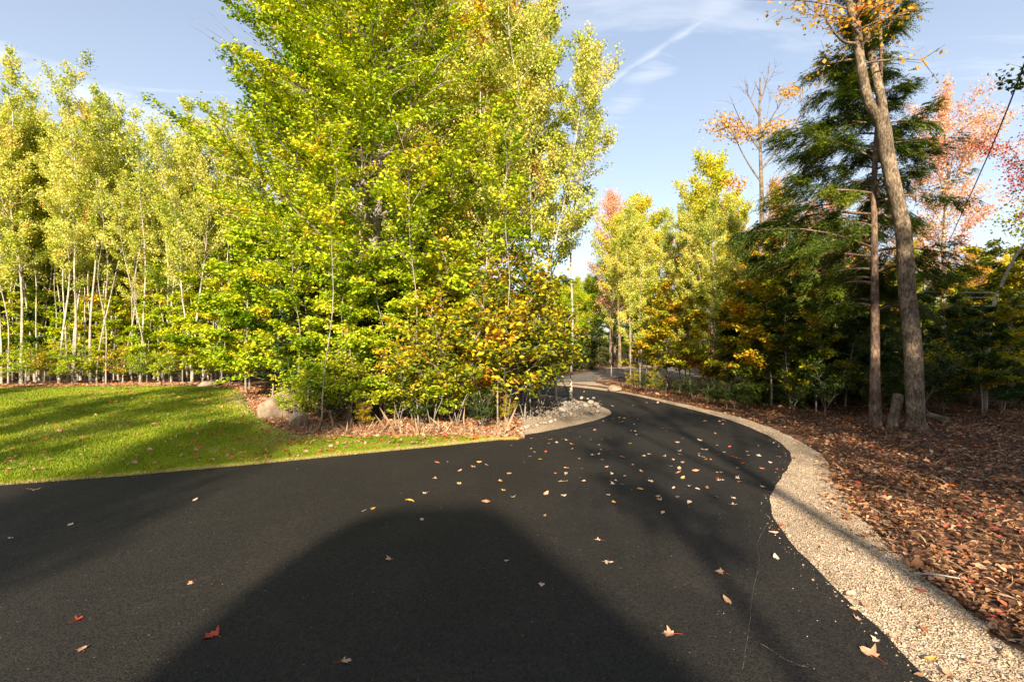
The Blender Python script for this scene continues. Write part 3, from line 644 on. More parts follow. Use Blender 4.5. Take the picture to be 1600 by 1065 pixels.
for k in range(165):
    if k < len(more): px, py = more[k]
    else:
        while True:
            py = 603+185*random.random()**1.25; px = random.gauss(1010, 125+(py-603)*.55)
            q_ = P(px, py)
            if inpoly(drive_poly, np.array([q_[:2]]))[0] and px > 700: break
    p = P(px, py); p[2] = .014
    hue = random.choices(range(7), [3, 5, .8, 1.3, 1.2, .9, .8])[0]; kd = 'maple' if random.random() < .55 else 'oval'
    fallen(p, kd, random.randrange(5), hue, random.uniform(.055, .10), random.uniform(0, 6.28), (random.uniform(-.3, .3), random.uniform(-.3, .3)),
           'small %s fallen leaf among the many scattered over the black asphalt' % hues[hue][0], G1+', '+hues[hue][0])
G2 = 'leaves fallen on the gravel shoulder'
for k in range(34):
    while True:
        px = random.uniform(1180, 1600); py = random.uniform(680, 1060); q_ = P(px, py)
        if inpoly(sh_poly, np.array([q_[:2]]))[0]: break
    p = P(px, py); p[2] = .016; hue = random.choices(range(7), [3, 1, 2.5, 3, .5, 1.5, 1])[0]
    fallen(p, random.choice(['maple', 'oval']), random.randrange(5), hue, random.uniform(.045, .08), random.uniform(0, 6.28), (random.uniform(-.3, .3), random.uniform(-.3, .3)),
           'small %s fallen leaf lying on the pale gravel shoulder' % hues[hue][0], G2+', '+hues[hue][0])
# leaves on the lawn: many hundreds, one layer
nl = 1250; x = rng.uniform(-14, .0, nl); y = yfront(x)+(yback(x)-yfront(x))*rng.uniform(0.02, 1, nl)
litter('lawn_leaves', np.stack([x, y], 1), .066, 'fall', lambda n: rng.choice([.45, .5, .72, .84, .86, .78, .70, .66, .4], n)+rng.normal(size=n)*.02, lift=.04, flat=.5)
# hairline crack with dust in it, and two pale scrape marks, 2 mm above the asphalt
def ribbon(name, pts, w, label, cat):
    c = crv([P(*p) for p in pts], 14); V = []
    for i, p in enumerate(c):
        q_ = c[min(i+1, len(c)-1)]-c[max(i-1, 0)]; q_ = np.array([-q_[1], q_[0]])/(np.linalg.norm(q_)+1e-9)
        ww = w*random.uniform(.1, 1)*(1 if 0 < i < len(c)-1 else .1); o2 = q_*random.gauss(0, w*.6)
        V += [(*(p+o2-q_*ww), .0145), (*(p+o2+q_*ww), .0145)]
    Fc = [[2*i, 2*i+1, 2*i+3, 2*i+2] for i in range(len(c)-1)]
    o = link(name, mesh_np(name, V, [Fc], M['scuff'])); return tag(o, kind='structure')
ribbon('driveway_crack', [(1200, 818), (1184, 850), (1186, 880), (1176, 930), (1170, 985), (1160, 1050)], .0018, '', '')
ribbon('scrape_mark', [(1188, 1008), (1210, 1022), (1232, 1036), (1262, 1046)], .006, '', '')
ribbon('scrape_mark', [(105, 826), (118, 824), (130, 820)], .007, '', '')
# sticks
def stick(name, pts, r, label, cat, mat='bark_white'):
    t = np.array(pts, float); V, Fc = tube(np.array([np.append(p, 0) if len(p) == 2 else p for p in t]), np.linspace(r, r*.5, len(t)), 6)
    return tag(link(name, mesh_np(name, V, [Fc], M[mat], smooth=True)), label, cat)
a, b = P(1428, 906), P(1500, 912)
stick('stick', [(a[0], a[1], .05), ((a[0]+b[0])/2, (a[1]+b[1])/2, .055), (b[0], b[1], .04)], .009, 'short bright stick lying on the leaves by the gravel', 'stick')
a, b = P(1445, 598), P(1530, 610)
stick('fallen_branch', [(a[0], a[1], .55), ((a[0]+b[0])/2, (a[1]+b[1])/2+.3, .42), (b[0]+1, b[1], .3)], .035, 'grey fallen branch on the leafy bank behind the twin trunk tree', 'fallen branch', 'bark_grey')
p = P(1462, 672)
stick('fallen_twig', [(p[0], p[1], .06), (p[0]+.5, p[1]+.8, .30), (p[0]+.8, p[1]+1.5, .55)], .014, 'thin bare twig slanting up right of the twin trunk tree', 'twig', 'bark_brown')
# leaning stump
p = AT(1393, 8.95); t = np.linspace(0, 1, 7)
V, Fc = tube(np.stack([.13*t, 0*t, .66*t-.05], 1), .095-.01*t+.008*np.sin(t*9), 12)
top = len(V)-12; V2 = V[top:].mean(0)+[0, 0, .02]; V = np.concatenate([V, [V2]]); ft = np.array([[top+i, top+(i+1) % 12, len(V)-1] for i in range(12)])
st = link('stump', mesh_np('stump', V, [Fc, ft], M['bark_brown'], smooth=True), loc=(p[0], p[1], Hs(p[0], p[1])))
tag(st, 'short leaning stump standing between the hemlock and the twin trunk tree', 'stump')
p = AT(1478, 9.2)
V, Fc = tube(np.array([[0, 0, 0], [.1, .5, .02]]), .07, 12); V = np.concatenate([V, [[0, 0, 0]]]); ft = np.array([[(i+1) % 12, i, 24] for i in range(12)])
tag(link('log', mesh_np('log', V, [Fc, ft], M['bark_light']), loc=(p[0], p[1], Hs(p[0], p[1])+.08)), 'small cut log with its sawn end facing the driveway', 'log')

# ------------------------------------------------------------------ tree prototypes
ASP = [tree_mesh(11+k, 10.5, [.34, .42, .3, .45, .36, .4][k], [1.6, 1.9, 1.4, 1.7, 2.0, 1.5][k], .046, 30, 8, [17000, 19000, 14000, 15000, 21000, 16000][k], .062, up=.75, style='aspen', lean=(random.uniform(-1.1, 1.1), random.uniform(-.4, .4)), wob=.26, name='aspen', sig=.07, gap=.42, trunks=2 if k in (1, 4) else 1, spread=.5, profile=lambda t: random.uniform(.55, 1.25)*(.7+.3*np.sin(np.pi*np.clip(t, 0, 1))-.42*t), hue=.02) for k in range(6)]
ASPF = [tree_mesh(31+k, 9, .22, 1.3, .034, 26, 7, 12000, .058, up=.75, style='aspen', lean=(random.uniform(-.5, .5), 0), wob=.15, name='thin_aspen', sig=.06, gap=.35, profile=lambda t: .5+.5*np.sin(np.pi*np.clip(t, 0, 1))-.3*t, hue=.05) for k in range(4)]
SAP = [tree_mesh(51+k, 3.8, .15, 1.25, .026, 20, 7, 6800, .088, up=.4, style='beech', lean=(random.uniform(-.4, .4), random.uniform(-.3, .3)), wob=.12, shape='oval', width=.58, sig=.07, name='sapling', profile=lambda t: 1.05-.75*t, twig=.003, gap=.3) for k in range(5)]
SHR = [tree_mesh(71+k, 2.3, .26, .9, .012, 11, 6, 2100, .085, up=.6, style='beech', trunks=3, spread=.9, wob=.16, shape='oval', width=.6, sig=.08, name='shrub', profile=lambda t: 1.0-.5*t, twig=.003, gap=.35) for k in range(5)]
MAP = [tree_mesh(91+k, 11, .32, 3.0, .17, 26, 10, 34000, .11, up=.75, style='maple', wob=.25, name='maple', gap=.3, sig=.14, profile=lambda t: .35+.65*np.sin(np.pi*np.clip(t*.8+.1, 0, 1)), tside=8) for k in range(3)]
BEECH = tree_mesh(201, 14.5, .10, 4.1, .14, 74, 15, 195000, .085, up=.62, style='beech', trunks=2, spread=.16, wob=.25, shape='oval', width=.56, sig=.085, name='beech', profile=lambda t: .85+.30*np.sin(np.pi*np.clip(t*1.1, 0, 1))-.40*t, tside=10, gap=.42, hue=.03)
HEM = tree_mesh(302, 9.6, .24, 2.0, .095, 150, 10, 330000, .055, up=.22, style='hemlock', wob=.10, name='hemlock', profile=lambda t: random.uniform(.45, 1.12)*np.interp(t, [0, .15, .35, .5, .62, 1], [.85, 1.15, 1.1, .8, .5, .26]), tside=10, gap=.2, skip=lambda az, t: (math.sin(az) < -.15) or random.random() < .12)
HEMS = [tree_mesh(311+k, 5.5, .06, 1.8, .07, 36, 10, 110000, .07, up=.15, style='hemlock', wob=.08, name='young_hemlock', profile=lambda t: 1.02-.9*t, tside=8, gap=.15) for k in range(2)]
THIN = [tree_mesh(401+k, 9, .45, 2.6, .12, 18, 8, 7500, .10, up=.8, style='maple', wob=.2, name='sparse_maple', gap=.45, sig=.12, tside=8) for k in range(2)]
FINE = [tree_mesh(421+k, 11, .30, 2.9, .15, 30, 11, 17000, .085, up=.85, style='maple', wob=.2, name='fine_maple', gap=.35, sig=.12, tside=8, profile=lambda t: .35+.65*np.sin(np.pi*np.clip(t*.8+.1, 0, 1))) for k in range(2)]
STEM = [tree_mesh(461+k, 6.2, .5, .9, .016, 12, 4, 1600, .085, up=.7, style='beech', lean=(random.uniform(-1.0, 1.2), random.uniform(-.4, .4)), wob=.22, shape='oval', width=.62, name='stem', gap=.3, sig=.1, hue=-.05) for k in range(3)]
POLE = tree_mesh(500, 12, .8, .8, .17, 8, 4, 500, .11, up=.5, style='maple', wob=.12, name='pole_tree', tside=8)
BST = [tree_mesh(481+k, 7.5, .6, .8, .026, 12, 4, 1800, .06, up=.8, style='aspen', lean=(random.uniform(-1.2, 1.2), 0), wob=.25, name='young_aspen', gap=.3, sig=.08) for k in range(3)]
TALL = [tree_mesh(441+k, 14, .42, 3.0, .2, 32, 10, 52000, .12, up=.6, style='maple', wob=.3, name='tall_maple', gap=.35, sig=.14, tside=8) for k in range(2)]

# ------------------------------------------------------------------ left grove
ordn = ['first', 'second', 'third', 'fourth', 'fifth', 'sixth', 'seventh', 'eighth', 'ninth', 'tenth', 'eleventh', 'twelfth', 'thirteenth', 'fourteenth', 'fifteenth', 'sixteenth', 'seventeenth', 'eighteenth', 'nineteenth', 'twentieth']
row = [(3, 15.6, .8), (33, 15.2, 1.06), (55, 16.4, .95), (92, 15.2, .9), (113, 15.6, .97), (142, 15.4, .95), (163, 16.2, .9), (185, 17.0, .8), (222, 16.0, .76), (268, 15.6, .88), (300, 15.0, .86), (318, 15.6, .88), (345, 16.6, .84), (18, 16.8, 1.0), (76, 17.2, 1.0), (128, 17.4, .98), (45, 16.8, .9), (240, 17.2, .8), (285, 16.4, .84)]
for k, (px, d, s) in enumerate(sorted(row)):
    p = AT(px, d); tree(ASP[k % 6], 'aspen', p[0], p[1], 'slender pale trunked aspen, %s from the left at the back of the lawn' % ordn[k], 'tree', 'aspen', 'bark_white', scale=s*(.86 if 200 < px < 300 else .94))
k = 0
for d0, nn, lo, hi in ((17.5, 20, -260, 400), (18.8, 18, -270, 420), (20, 18, -300, 470), (24, 20, -300, 560), (29, 18, -250, 640)):
    for j in range(nn):
        px = lo+(hi-lo)*(j+random.uniform(.1, .9))/nn; d = d0+random.uniform(-1, 1.4); p = AT(px, d)
        s = random.uniform(.78, 1.0)*(1+(d-17)*.014)
        s *= .94
        if 165 < px < 250: s *= .80
        tree(ASP[random.randrange(6)] if random.random() < .7 else ASPF[random.randrange(4)], 'aspen', p[0], p[1], 'slender aspen crowded deep inside the grove behind the lawn', 'tree', 'aspen', 'bark_white', group='aspens deep in the left grove', scale=s); k += 1
for j in range(34):
    px = -240+j*20+random.uniform(-9, 9); d = random.uniform(16.4, 22); p = AT(px, d)
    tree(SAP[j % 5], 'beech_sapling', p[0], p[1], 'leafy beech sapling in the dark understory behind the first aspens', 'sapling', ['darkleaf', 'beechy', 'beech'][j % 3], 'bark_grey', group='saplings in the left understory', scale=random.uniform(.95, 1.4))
frontsap = [(-30, 16.0, .75), (20, 16.2, .8), (70, 16.6, .8), (120, 16.2, .7), (175, 16.1, .75), (235, 15.4, .72), (285, 15.2, .75), (345, 14.2, .95), (390, 13.0, 1.0), (250, 15.8, 1.0), (330, 15.4, 1.1), (150, 17.2, 1.0), (60, 17.4, 1.0), (200, 17.4, .95)]
for k, (px, d, s) in enumerate(sorted(frontsap)):
    p = AT(px, d); tree(SAP[k % 5], 'beech_sapling', p[0], p[1], 'bright yellow green beech sapling, %s from the left along the back of the lawn' % ordn[k], 'sapling', 'beechy', 'bark_grey', scale=s)
for j in range(18):
    px = -250+j*36+random.uniform(-12, 12); d = random.uniform(14.6, 15.6); p = AT(px, d)
    tree(SHR[j % 5], 'shrub', p[0], p[1], 'low mixed green and orange shrub at the foot of the aspens behind the lawn', 'shrub', 'orangey' if j % 3 == 0 else 'beech', 'bark_grey', group='low shrubs behind the lawn', scale=random.uniform(.35, .6))
for j in range(34):
    px = -40+j*13+random.uniform(-6, 6); p = AT(px, random.uniform(15.0, 17.2))
    tree(BST[j % 3], 'aspen', p[0], p[1], 'thin whitish young aspen stem among the trunks behind the lawn', 'tree', 'aspen', 'bark_white', group='thin young aspens behind the lawn', scale=random.uniform(.8, 1.15))
# far wood behind the left grove
for j in range(44):
    px = random.uniform(-500, 800); d = random.uniform(32, 48); p = AT(px, d)
    if px > 780: continue
    tree(MAP[j % 3], 'maple', p[0], p[1], 'distant leafy tree filling the gaps far behind the aspen grove', 'tree', random.choice(['maple_y', 'beech', 'darkleaf', 'maple_y']), 'bark_brown', group='trees far behind the left grove', scale=random.uniform(.8, 1.05))
# ------------------------------------------------------------------ island in the middle
p = AT(572, 12.2); tree(BEECH, 'beech', p[0], p[1], 'tall broad green beech with a forked pale trunk, biggest tree in the middle', 'tree', 'beech', 'bark_grey', rz=.4, scale=(1.05, 1.0, 1.0))
mid = [(655, 12.0, 1.0), (700, 12.8, .98), (760, 12.2, .98), (790, 11.2, .92), (815, 12.6, 1.0), (840, 11.8, .93), (868, 13.0, 1.0), (892, 13.4, .92)]
for k, (px, d, s) in enumerate(mid):
    p = AT(px, d); tree(ASP[(k+2) % 6], 'aspen', p[0], p[1], 'pale leaved aspen right of the big beech, %s of eight from the left' % ordn[k], 'tree', 'aspen', 'bark_white', scale=s)
for k, (px, d, s) in enumerate([(385, 12.6, 1.25), (425, 11.5, 1.0), (445, 12.6, 1.4), (500, 10.6, 1.05), (545, 9.9, .85), (600, 10.1, .95), (645, 9.7, .8), (690, 10.4, 1.0)]):
    p = AT(px, d); tree(SAP[(k+1) % 5], 'beech_sapling', p[0], p[1], 'leafy green and yellow beech sapling, %s from the left in front of the big beech' % ordn[k], 'sapling', 'beechy' if k < 4 else 'beech', 'bark_grey', scale=s)
for k, (px, d, s) in enumerate([(625, 9.4, .8), (675, 9.3, 1.0), (715, 9.6, 1.2), (755, 9.6, 1.1), (790, 9.8, 1.35), (820, 10.2, 1.2), (845, 11.0, 1.2), (735, 10.6, 1.6), (800, 11.0, 1.6)]):
    p = AT(px, d); tree(SHR[k % 5], 'shrub', p[0], p[1], 'orange and yellow turning shrub beside the bend, %s of nine' % ordn[k], 'shrub', 'orangey', 'bark_grey', scale=s)
for k, (px, d, s) in enumerate([(455, 9.7, .45), (500, 9.6, .6), (545, 9.5, .75)]):
    p = AT(px, d); tree(SHR[(k+1) % 5], 'shrub', p[0], p[1], 'low yellow shrub beside the boulders, %s from the left' % ordn[k], 'shrub', 'orangey' if k == 4 else 'beechy', 'bark_grey', scale=s)
for k, (px, d, s) in enumerate([(468, 10.1, .7), (503, 8.95, .95), (548, 9.7, .7), (655, 9.3, 1.0), (778, 9.4, 1.05), (830, 10.6, .85)]):
    p = AT(px, d); tree(STEM[k % 3], 'sapling', p[0], p[1], 'bare stemmed sapling fronting the middle wood, %s from the left' % ordn[k], 'sapling', 'beechy', 'bark_grey', scale=s, rz=[.3, .1, 3, .5, .2, 2.8, .4, .1][k])
p = AT(762, 17.5); tree(MAP[0], 'maple', p[0], p[1], 'tall orange maple with a dark trunk rising behind the aspens', 'tree', 'maple_o', 'bark_brown', scale=1.18, rz=2)
for k, (px, d, s) in enumerate([(520, 16, 1.1), (640, 16.5, 1.15), (700, 20, 1.0)]):
    p = AT(px, d); tree(MAP[k], 'maple', p[0], p[1], 'green maple hidden behind the big beech, %s from the left' % ordn[k], 'tree', 'beech', 'bark_brown', scale=s)
for k in range(24):
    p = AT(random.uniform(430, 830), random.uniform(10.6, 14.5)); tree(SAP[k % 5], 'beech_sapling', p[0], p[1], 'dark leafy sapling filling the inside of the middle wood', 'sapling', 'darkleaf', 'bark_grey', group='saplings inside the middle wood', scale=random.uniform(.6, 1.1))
for k in range(8):
    p = AT(480+k*44+random.uniform(-8, 8), random.uniform(9.1, 10.2)); tree(SHR[k % 5], 'shrub', p[0], p[1], 'knee high seedling shrub at the front of the middle wood', 'shrub', random.choice(['darkleaf', 'orangey', 'beech']), 'bark_grey', group='seedling shrubs along the middle wood', scale=random.uniform(.25, .42))
# ------------------------------------------------------------------ right of the drive, far side
thin = [(985, 17.2, .72), (1000, 17.6, .78), (1020, 18, .7), (1043, 17.0, .72), (1062, 16.2, .7), (1078, 15.6, .66), (1100, 15.0, .62), (1118, 14.4, .66), (1108, 19, .8), (955, 21, .8), (1140, 17, .75), (1160, 15.8, .65)]
for k, (px, d, s) in enumerate(sorted(thin)):
    p = AT(px, d); tree(ASPF[k % 4], 'aspen', p[0], p[1], 'thin stemmed young aspen across the drive, %s from the left of the row' % ordn[k], 'tree', 'aspen', 'bark_grey', scale=s)
for k, (px, d, s, mt, lb) in enumerate([
    (955, 33, .98, 'maple_c', 'maple with a coral tinted crown beyond the far road'),
    (1000, 31, .9, 'maple_y', 'yellow green maple beside the coral tinted one beyond the far road'),
    (1112, 29, 1.06, 'maple_y', 'round crowned yellow maple rising above the thin aspens'),
    (1060, 32, .72, 'maple_o', 'small orange maple between the coral and the round yellow maples'),
    (1215, 25, .82, 'maple_o', 'orange maple behind the hemlock and the half bare tree'),
    (1300, 26, .8, 'maple_c', 'pink maple seen through the boughs of the hemlock'),
    (1370, 26, .8, 'maple_o', 'orange maple straight behind the hemlock trunk')]):
    p = AT(px, d); tree(FINE[k % 2] if mt in ('maple_c', 'maple_o') else MAP[k % 3], 'maple', p[0], p[1], lb, 'tree', mt, 'bark_brown', scale=s)
for k, (px, d, s, mt) in enumerate([(925, 36, .55, 'beech'), (900, 34, .5, 'beechy'), (870, 38, .55, 'beech'), (960, 38, .7, 'beech'), (1040, 36, .75, 'maple_y'), (1090, 37, .8, 'beech'), (1150, 34, .8, 'maple_y'), (1200, 36, .8, 'darkleaf'), (1260, 33, .75, 'maple_y'), (1330, 36, .8, 'darkleaf'), (1420, 34, .7, 'maple_y'), (1520, 36, .65, 'maple_o'), (1580, 38, .65, 'maple_y'), (1660, 36, .7, 'darkleaf')]):
    p = AT(px, d); tree(MAP[k % 3], 'maple', p[0], p[1], 'distant bushy tree on the skyline beyond the far road', 'tree', mt, 'bark_brown', group='trees beyond the far road', scale=s)
for k in range(64):
    px = 560+k*17+random.uniform(-9, 9); d = random.uniform(44, 75); p = AT(px, d)
    tree(HEMS[k % 2] if k % 3 == 0 else MAP[k % 3], 'forest_tree', p[0], p[1], 'far off tree closing the view at the end of the woods', 'tree', random.choice(['beech', 'darkleaf', 'maple_y', 'beech']), 'bark_brown', group='far off trees closing the view', scale=random.uniform(.55, .7)*(d/50) if k % 3 else 1.1)
for k in range(34):
    px = 840+k*22+random.uniform(-9, 9); d = random.uniform(33, 42); p = AT(px, d)
    tree(SAP[k % 5] if k % 2 else SHR[k % 5], 'bush', p[0], p[1], 'green bush along the far side of the distant road', 'bush', random.choice(['beech', 'beechy', 'darkleaf', 'beech']), 'bark_brown', group='bushes along the distant road', scale=random.uniform(1.0, 1.5))
for k, (px, d) in enumerate([(968, 30), (985, 32)]):
    p = AT(px, d)
    tree(THIN[k], 'maple', p[0], p[1], ['stout trunked tree standing at the left end of the far road', 'stout trunked tree just right of the far road end'][k], 'tree', 'maple_y', 'bark_light', scale=1.0)
for k, (px, d, s) in enumerate([(890, 27, .6), (912, 29, .5), (935, 33, .6), (1010, 34, .6), (1070, 34, .6)]):
    p = AT(px, d); tree(HEMS[k % 2], 'evergreen', p[0], p[1], 'low dark evergreen beyond the far road, %s from the left' % ordn[k], 'evergreen', 'darkleaf', 'bark_brown', scale=s)
for k in range(12):
    px = 990+k*16+random.uniform(-6, 6); yb = np.interp(px, [980, 1050, 1100, 1150, 1200], [614, 622, 634, 645, 655]); p = P(px, yb-random.uniform(1.5, 7))
    tree(SHR[k % 5], 'shrub', p[0], p[1], 'low dark undergrowth shrub at the foot of the thin aspens', 'shrub', random.choice(['darkleaf', 'orangey', 'darkleaf']), 'bark_grey', group='undergrowth below the thin aspens', scale=random.uniform(.2, .34))
for k, (px, d, s) in enumerate([(1040, 16.6, 1.0), (1075, 15.8, .95), (1120, 15.2, 1.0), (1145, 14.6, .9), (1165, 16, 1.2), (1010, 17.8, .8)]):
    p = AT(px, d); tree(SAP[(k*2) % 5], 'sapling', p[0], p[1], 'brownish orange sapling among the thin aspens across the drive, %s from the left' % ordn[[1, 2, 3, 4, 5, 0][k]], 'sapling', 'orangey', 'bark_brown', scale=s)
# half bare tree
def bare_tree():
    g = np.random.default_rng(5); A = Acc(); t = np.linspace(0, 1, 14)
    tr = np.stack([.5*t+.25*np.sin(t*5)*t, 0*t, 12.6*t-.1], 1); A.tube(tr, .17*(1-.85*t), sides=9)
    tips = []
    def br(p0, d, Ln, r, depth):
        s = np.linspace(0, 1, 6); c = g.normal(size=3)*.22
        pth = p0+np.outer(s, d)*Ln+np.outer(s*s, c)*Ln; pth[:, 2] += .18*Ln*s*s
        A.tube(pth, r*(1-.75*s), sides=4)
        if depth == 0: tips.append(pth[-1]); return
        for q in range(4):
            k = g.uniform(.35, 1); b0 = pth[int(k*5)]; dd = d+g.normal(size=3)*.55; dd[2] += .2; dd /= np.linalg.norm(dd)
            br(b0, dd, Ln*g.uniform(.35, .6), r*.45, depth-1)
    for z, az, Ln, e in [(5.5, 3.3, 2.6, .7), (6.5, .1, 3.6, .75), (7.5, .3, 4.0, .8), (8.3, 3.0, 2.4, .9), (8.8, -.3, 3.6, .85), (9.6, 2.9, 1.8, .9), (10.2, .5, 2.2, .9), (11, 3.5, 1.3, 1.0), (11.6, .2, 1.2, 1.1)]:
        k = z/12.6; p0 = np.array([np.interp(k, t, tr[:, c]) for c in range(3)])
        br(p0, np.array([math.cos(az)*math.cos(e), .5*math.sin(az)*math.cos(e), math.sin(e)]), Ln, .07*(1-k*.5), 2)
    C = []
    for cx, cz, rr, n in [(-1.2, 10.5, .75, 420), (-.3, 10.2, .6, 330), (.9, 10.4, .65, 420), (1.5, 11.9, .5, 240), (-.9, 8.1, .55, 240), (0.1, 5.9, .5, 240), (3.2, 12.6, .6, 100), (-.2, 4.6, .8, 260), (.9, 4.9, .8, 300)]:
        C.append(np.array([cx, 0, cz])+g.normal(size=(n, 3))*rr*np.array([.55, .5, .30]))
    C = np.concatenate(C); n = len(C)
    V, Fc, v = leaves(C, g.normal(size=(n, 3)), g.normal(size=(n, 3))+[0, 0, .8], .11*g.uniform(.6, 1.2, n), np.clip(.45+.2*g.normal(size=n), 0, 1), width=.8, shape='diamond')
    return A.mesh('bare_trunk', None), mesh_np('bare_crown', V, [Fc], None, v=v)
BARE = bare_tree(); p = AT(1178, 20); tree(BARE, 'half_bare_tree', p[0], p[1], 'tall half bare tree with grey limbs and a few clumps of orange leaves', 'tree', 'maple_o', 'bark_light', rz=0)
for k, (px, d, s) in enumerate([(1180, 13.8, .78), (1228, 13.0, .95), (1262, 15, .9), (1300, 12.6, .6), (1340, 14, .75), (1395, 13, .65), (1440, 15, .7), (1500, 13.5, .5), (1600, 13.5, .5), (1680, 12, .7)]):
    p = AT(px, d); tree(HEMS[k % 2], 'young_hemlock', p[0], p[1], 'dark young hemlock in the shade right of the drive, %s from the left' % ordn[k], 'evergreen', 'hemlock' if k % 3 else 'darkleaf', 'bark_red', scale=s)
for k, (px, d, s) in enumerate([(1170, 13.2, .9), (1205, 12.2, .95), (1235, 11.8, .8), (1275, 11.4, .75), (1320, 12, .9), (1480, 13, .9), (1545, 14.6, 1.2), (1590, 13.6, 1.1)]):
    p = AT(px, d); tree(SAP[k % 5], 'sapling', p[0], p[1], 'sparse orange leaved sapling right of the drive, %s from the left' % ordn[k], 'sapling', 'orangey' if k in (0, 1, 3, 6, 7) else 'darkleaf', 'bark_grey', scale=s)
for k in range(20):
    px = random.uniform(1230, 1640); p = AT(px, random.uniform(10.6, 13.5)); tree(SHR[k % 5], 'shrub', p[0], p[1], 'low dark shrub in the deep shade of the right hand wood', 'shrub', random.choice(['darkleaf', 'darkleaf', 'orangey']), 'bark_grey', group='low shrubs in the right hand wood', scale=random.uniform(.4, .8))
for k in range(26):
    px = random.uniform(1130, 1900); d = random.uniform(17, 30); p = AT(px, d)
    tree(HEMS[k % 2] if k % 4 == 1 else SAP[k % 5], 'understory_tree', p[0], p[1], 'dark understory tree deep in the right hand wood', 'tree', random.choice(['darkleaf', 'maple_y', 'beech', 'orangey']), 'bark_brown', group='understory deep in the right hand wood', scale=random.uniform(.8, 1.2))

# hemlock and twin trunk tree
p = AT(1368, 9.1); tree(HEM, 'hemlock', p[0], p[1], 'tall dark green hemlock with a straight reddish trunk', 'evergreen', 'hemlock', 'bark_red', rz=0)
def twin_tree():
    A = Acc(); g = np.random.default_rng(9)
    d = 8.8; base = AT(1427, d)
    def pt(px, py, dy=0): q_ = AT(px, d+dy); return np.array([q_[0]-base[0], dy, ZP(py, d+dy)])
    tr = np.array(crv3([pt(1432, 690), pt(1431, 672), pt(1430, 640), pt(1427, 556), pt(1424, 517), pt(1418, 464), pt(1415, 411), pt(1411, 359), pt(1398, 300), pt(1386, 241), pt(1380, 198), pt(1370, 172)]))
    n = len(tr); rr = np.interp(np.linspace(0, 1, n), [0, .05, .12, .5, .85, 1], [.21, .175, .145, .13, .115, .12])
    A.tube(tr, rr, sides=16)
    left = np.array(crv3([pt(1376, 190), pt(1358, 161, -.05), pt(1349, 124, -.1), pt(1343, 84, -.1), pt(1338, 40, -.1), pt(1327, 6, -.1), pt(1318, -60, 0), pt(1300, -240, 0)]))
    A.tube(left, np.interp(np.linspace(0, 1, len(left)), [0, 1], [.088, .05]), sides=12)
    right = np.array(crv3([pt(1381, 190), pt(1377, 155, .1), pt(1366, 108, .2), pt(1355, 62, .3), pt(1347, 28, .3), pt(1338, -10, .3), pt(1345, -140, .2), pt(1360, -250, .2)]))
    A.tube(right, np.interp(np.linspace(0, 1, len(right)), [0, 1], [.08, .045]), sides=12)
    dead = np.array(crv3([pt(1338, 68, -.1), pt(1318, 65, -.3), pt(1300, 46, -.4), pt(1291, 28, -.45)]))
    A.tube(dead, np.linspace(.03, .010, len(dead)), sides=6)
    A.tube(crv3([pt(1302, 50, -.4), pt(1296, 46, -.4), pt(1286, 44, -.4), pt(1282, 39, -.4)]), .009, sides=5)
    for q in range(5):   # root flare
        a_ = q*1.256+.3; A.tube(tr[2]*0+np.array([tr[1][0], 0, 0])+np.array([[0, 0, .35], [math.cos(a_)*.13, math.sin(a_)*.13, .10], [math.cos(a_)*.26, math.sin(a_)*.26, -.08]]), [.09, .07, .04], sides=8)
    tw = []
    for z0 in range(40):
        src = left if z0 % 2 else right; k = g.uniform(.35, 1); b = src[int(k*(len(src)-1))]
        az = g.uniform(0, 6.28); e = g.uniform(.1, .9); Ln = g.uniform(.4, 1.4)
        dd = np.array([math.cos(az)*math.cos(e), math.sin(az)*math.cos(e), math.sin(e)]); s = np.linspace(0, 1, 5)
        pth = b+np.outer(s, dd)*Ln; pth[:, 2] -= .15*Ln*s*s; A.tube(pth, .025*(1-.8*s), sides=4)
        for q in range(5):
            b0 = pth[min(4, 1+q)]; b1 = b0+(dd+g.normal(size=3)*.6)*Ln*.35; tw.append((b0, b1)); A.tube(np.stack([b0, b1]), [.008, .003], sides=3)
    n = 1500; tw = np.array(tw); i = g.integers(0, len(tw), n); u = g.uniform(0, 1.05, (n, 1))
    C = tw[i, 0]+(tw[i, 1]-tw[i, 0])*u+g.normal(size=(n, 3))*.09
    V, Fc, v = leaves(C, g.normal(size=(n, 3)), g.normal(size=(n, 3))+[0, 0, .7], .085*g.uniform(.6, 1.2, n), np.clip(1.0*g.random(len(tw))[i]+.10*g.normal(size=n), 0, 1), width=.8, shape='diamond')
    return (A.mesh('twin_trunk', None), mesh_np('twin_crown', V, [Fc], None, v=v)), base
def crv3(pts, sub=5):
    pts = [np.array(p, float) for p in pts]; o_ = []
    for i in range(len(pts)-1):
        p0 = pts[max(i-1, 0)]; p1 = pts[i]; p2 = pts[i+1]; p3 = pts[min(i+2, len(pts)-1)]
        for j in range(sub):
            t = j/sub; o_.append(.5*((2*p1)+(-p0+p2)*t+(2*p0-5*p1+4*p2-p3)*t*t+(-p0+3*p1-3*p2+p3)*t**3))
    o_.append(pts[-1]); return np.array(o_)
pr, base = twin_tree(); tree(pr, 'twin_trunk_maple', base[0], base[1], 'big furrowed tree forking into two trunks high beside the hemlock', 'tree', 'maple_o', 'bark_light', rz=0, z=0)
for k, (px, d, s_) in enumerate([(1535, 10.3, .62), (1568, 10.5, .7)]):
    p = AT(px, d); tree(SAP[k+1], 'sapling', p[0], p[1], ['dim green sapling left of the leaning birch foot', 'dim orange sapling right of the leaning birch foot'][k], 'sapling', ['darkleaf', 'orangey'][k], 'bark_grey', scale=s_)
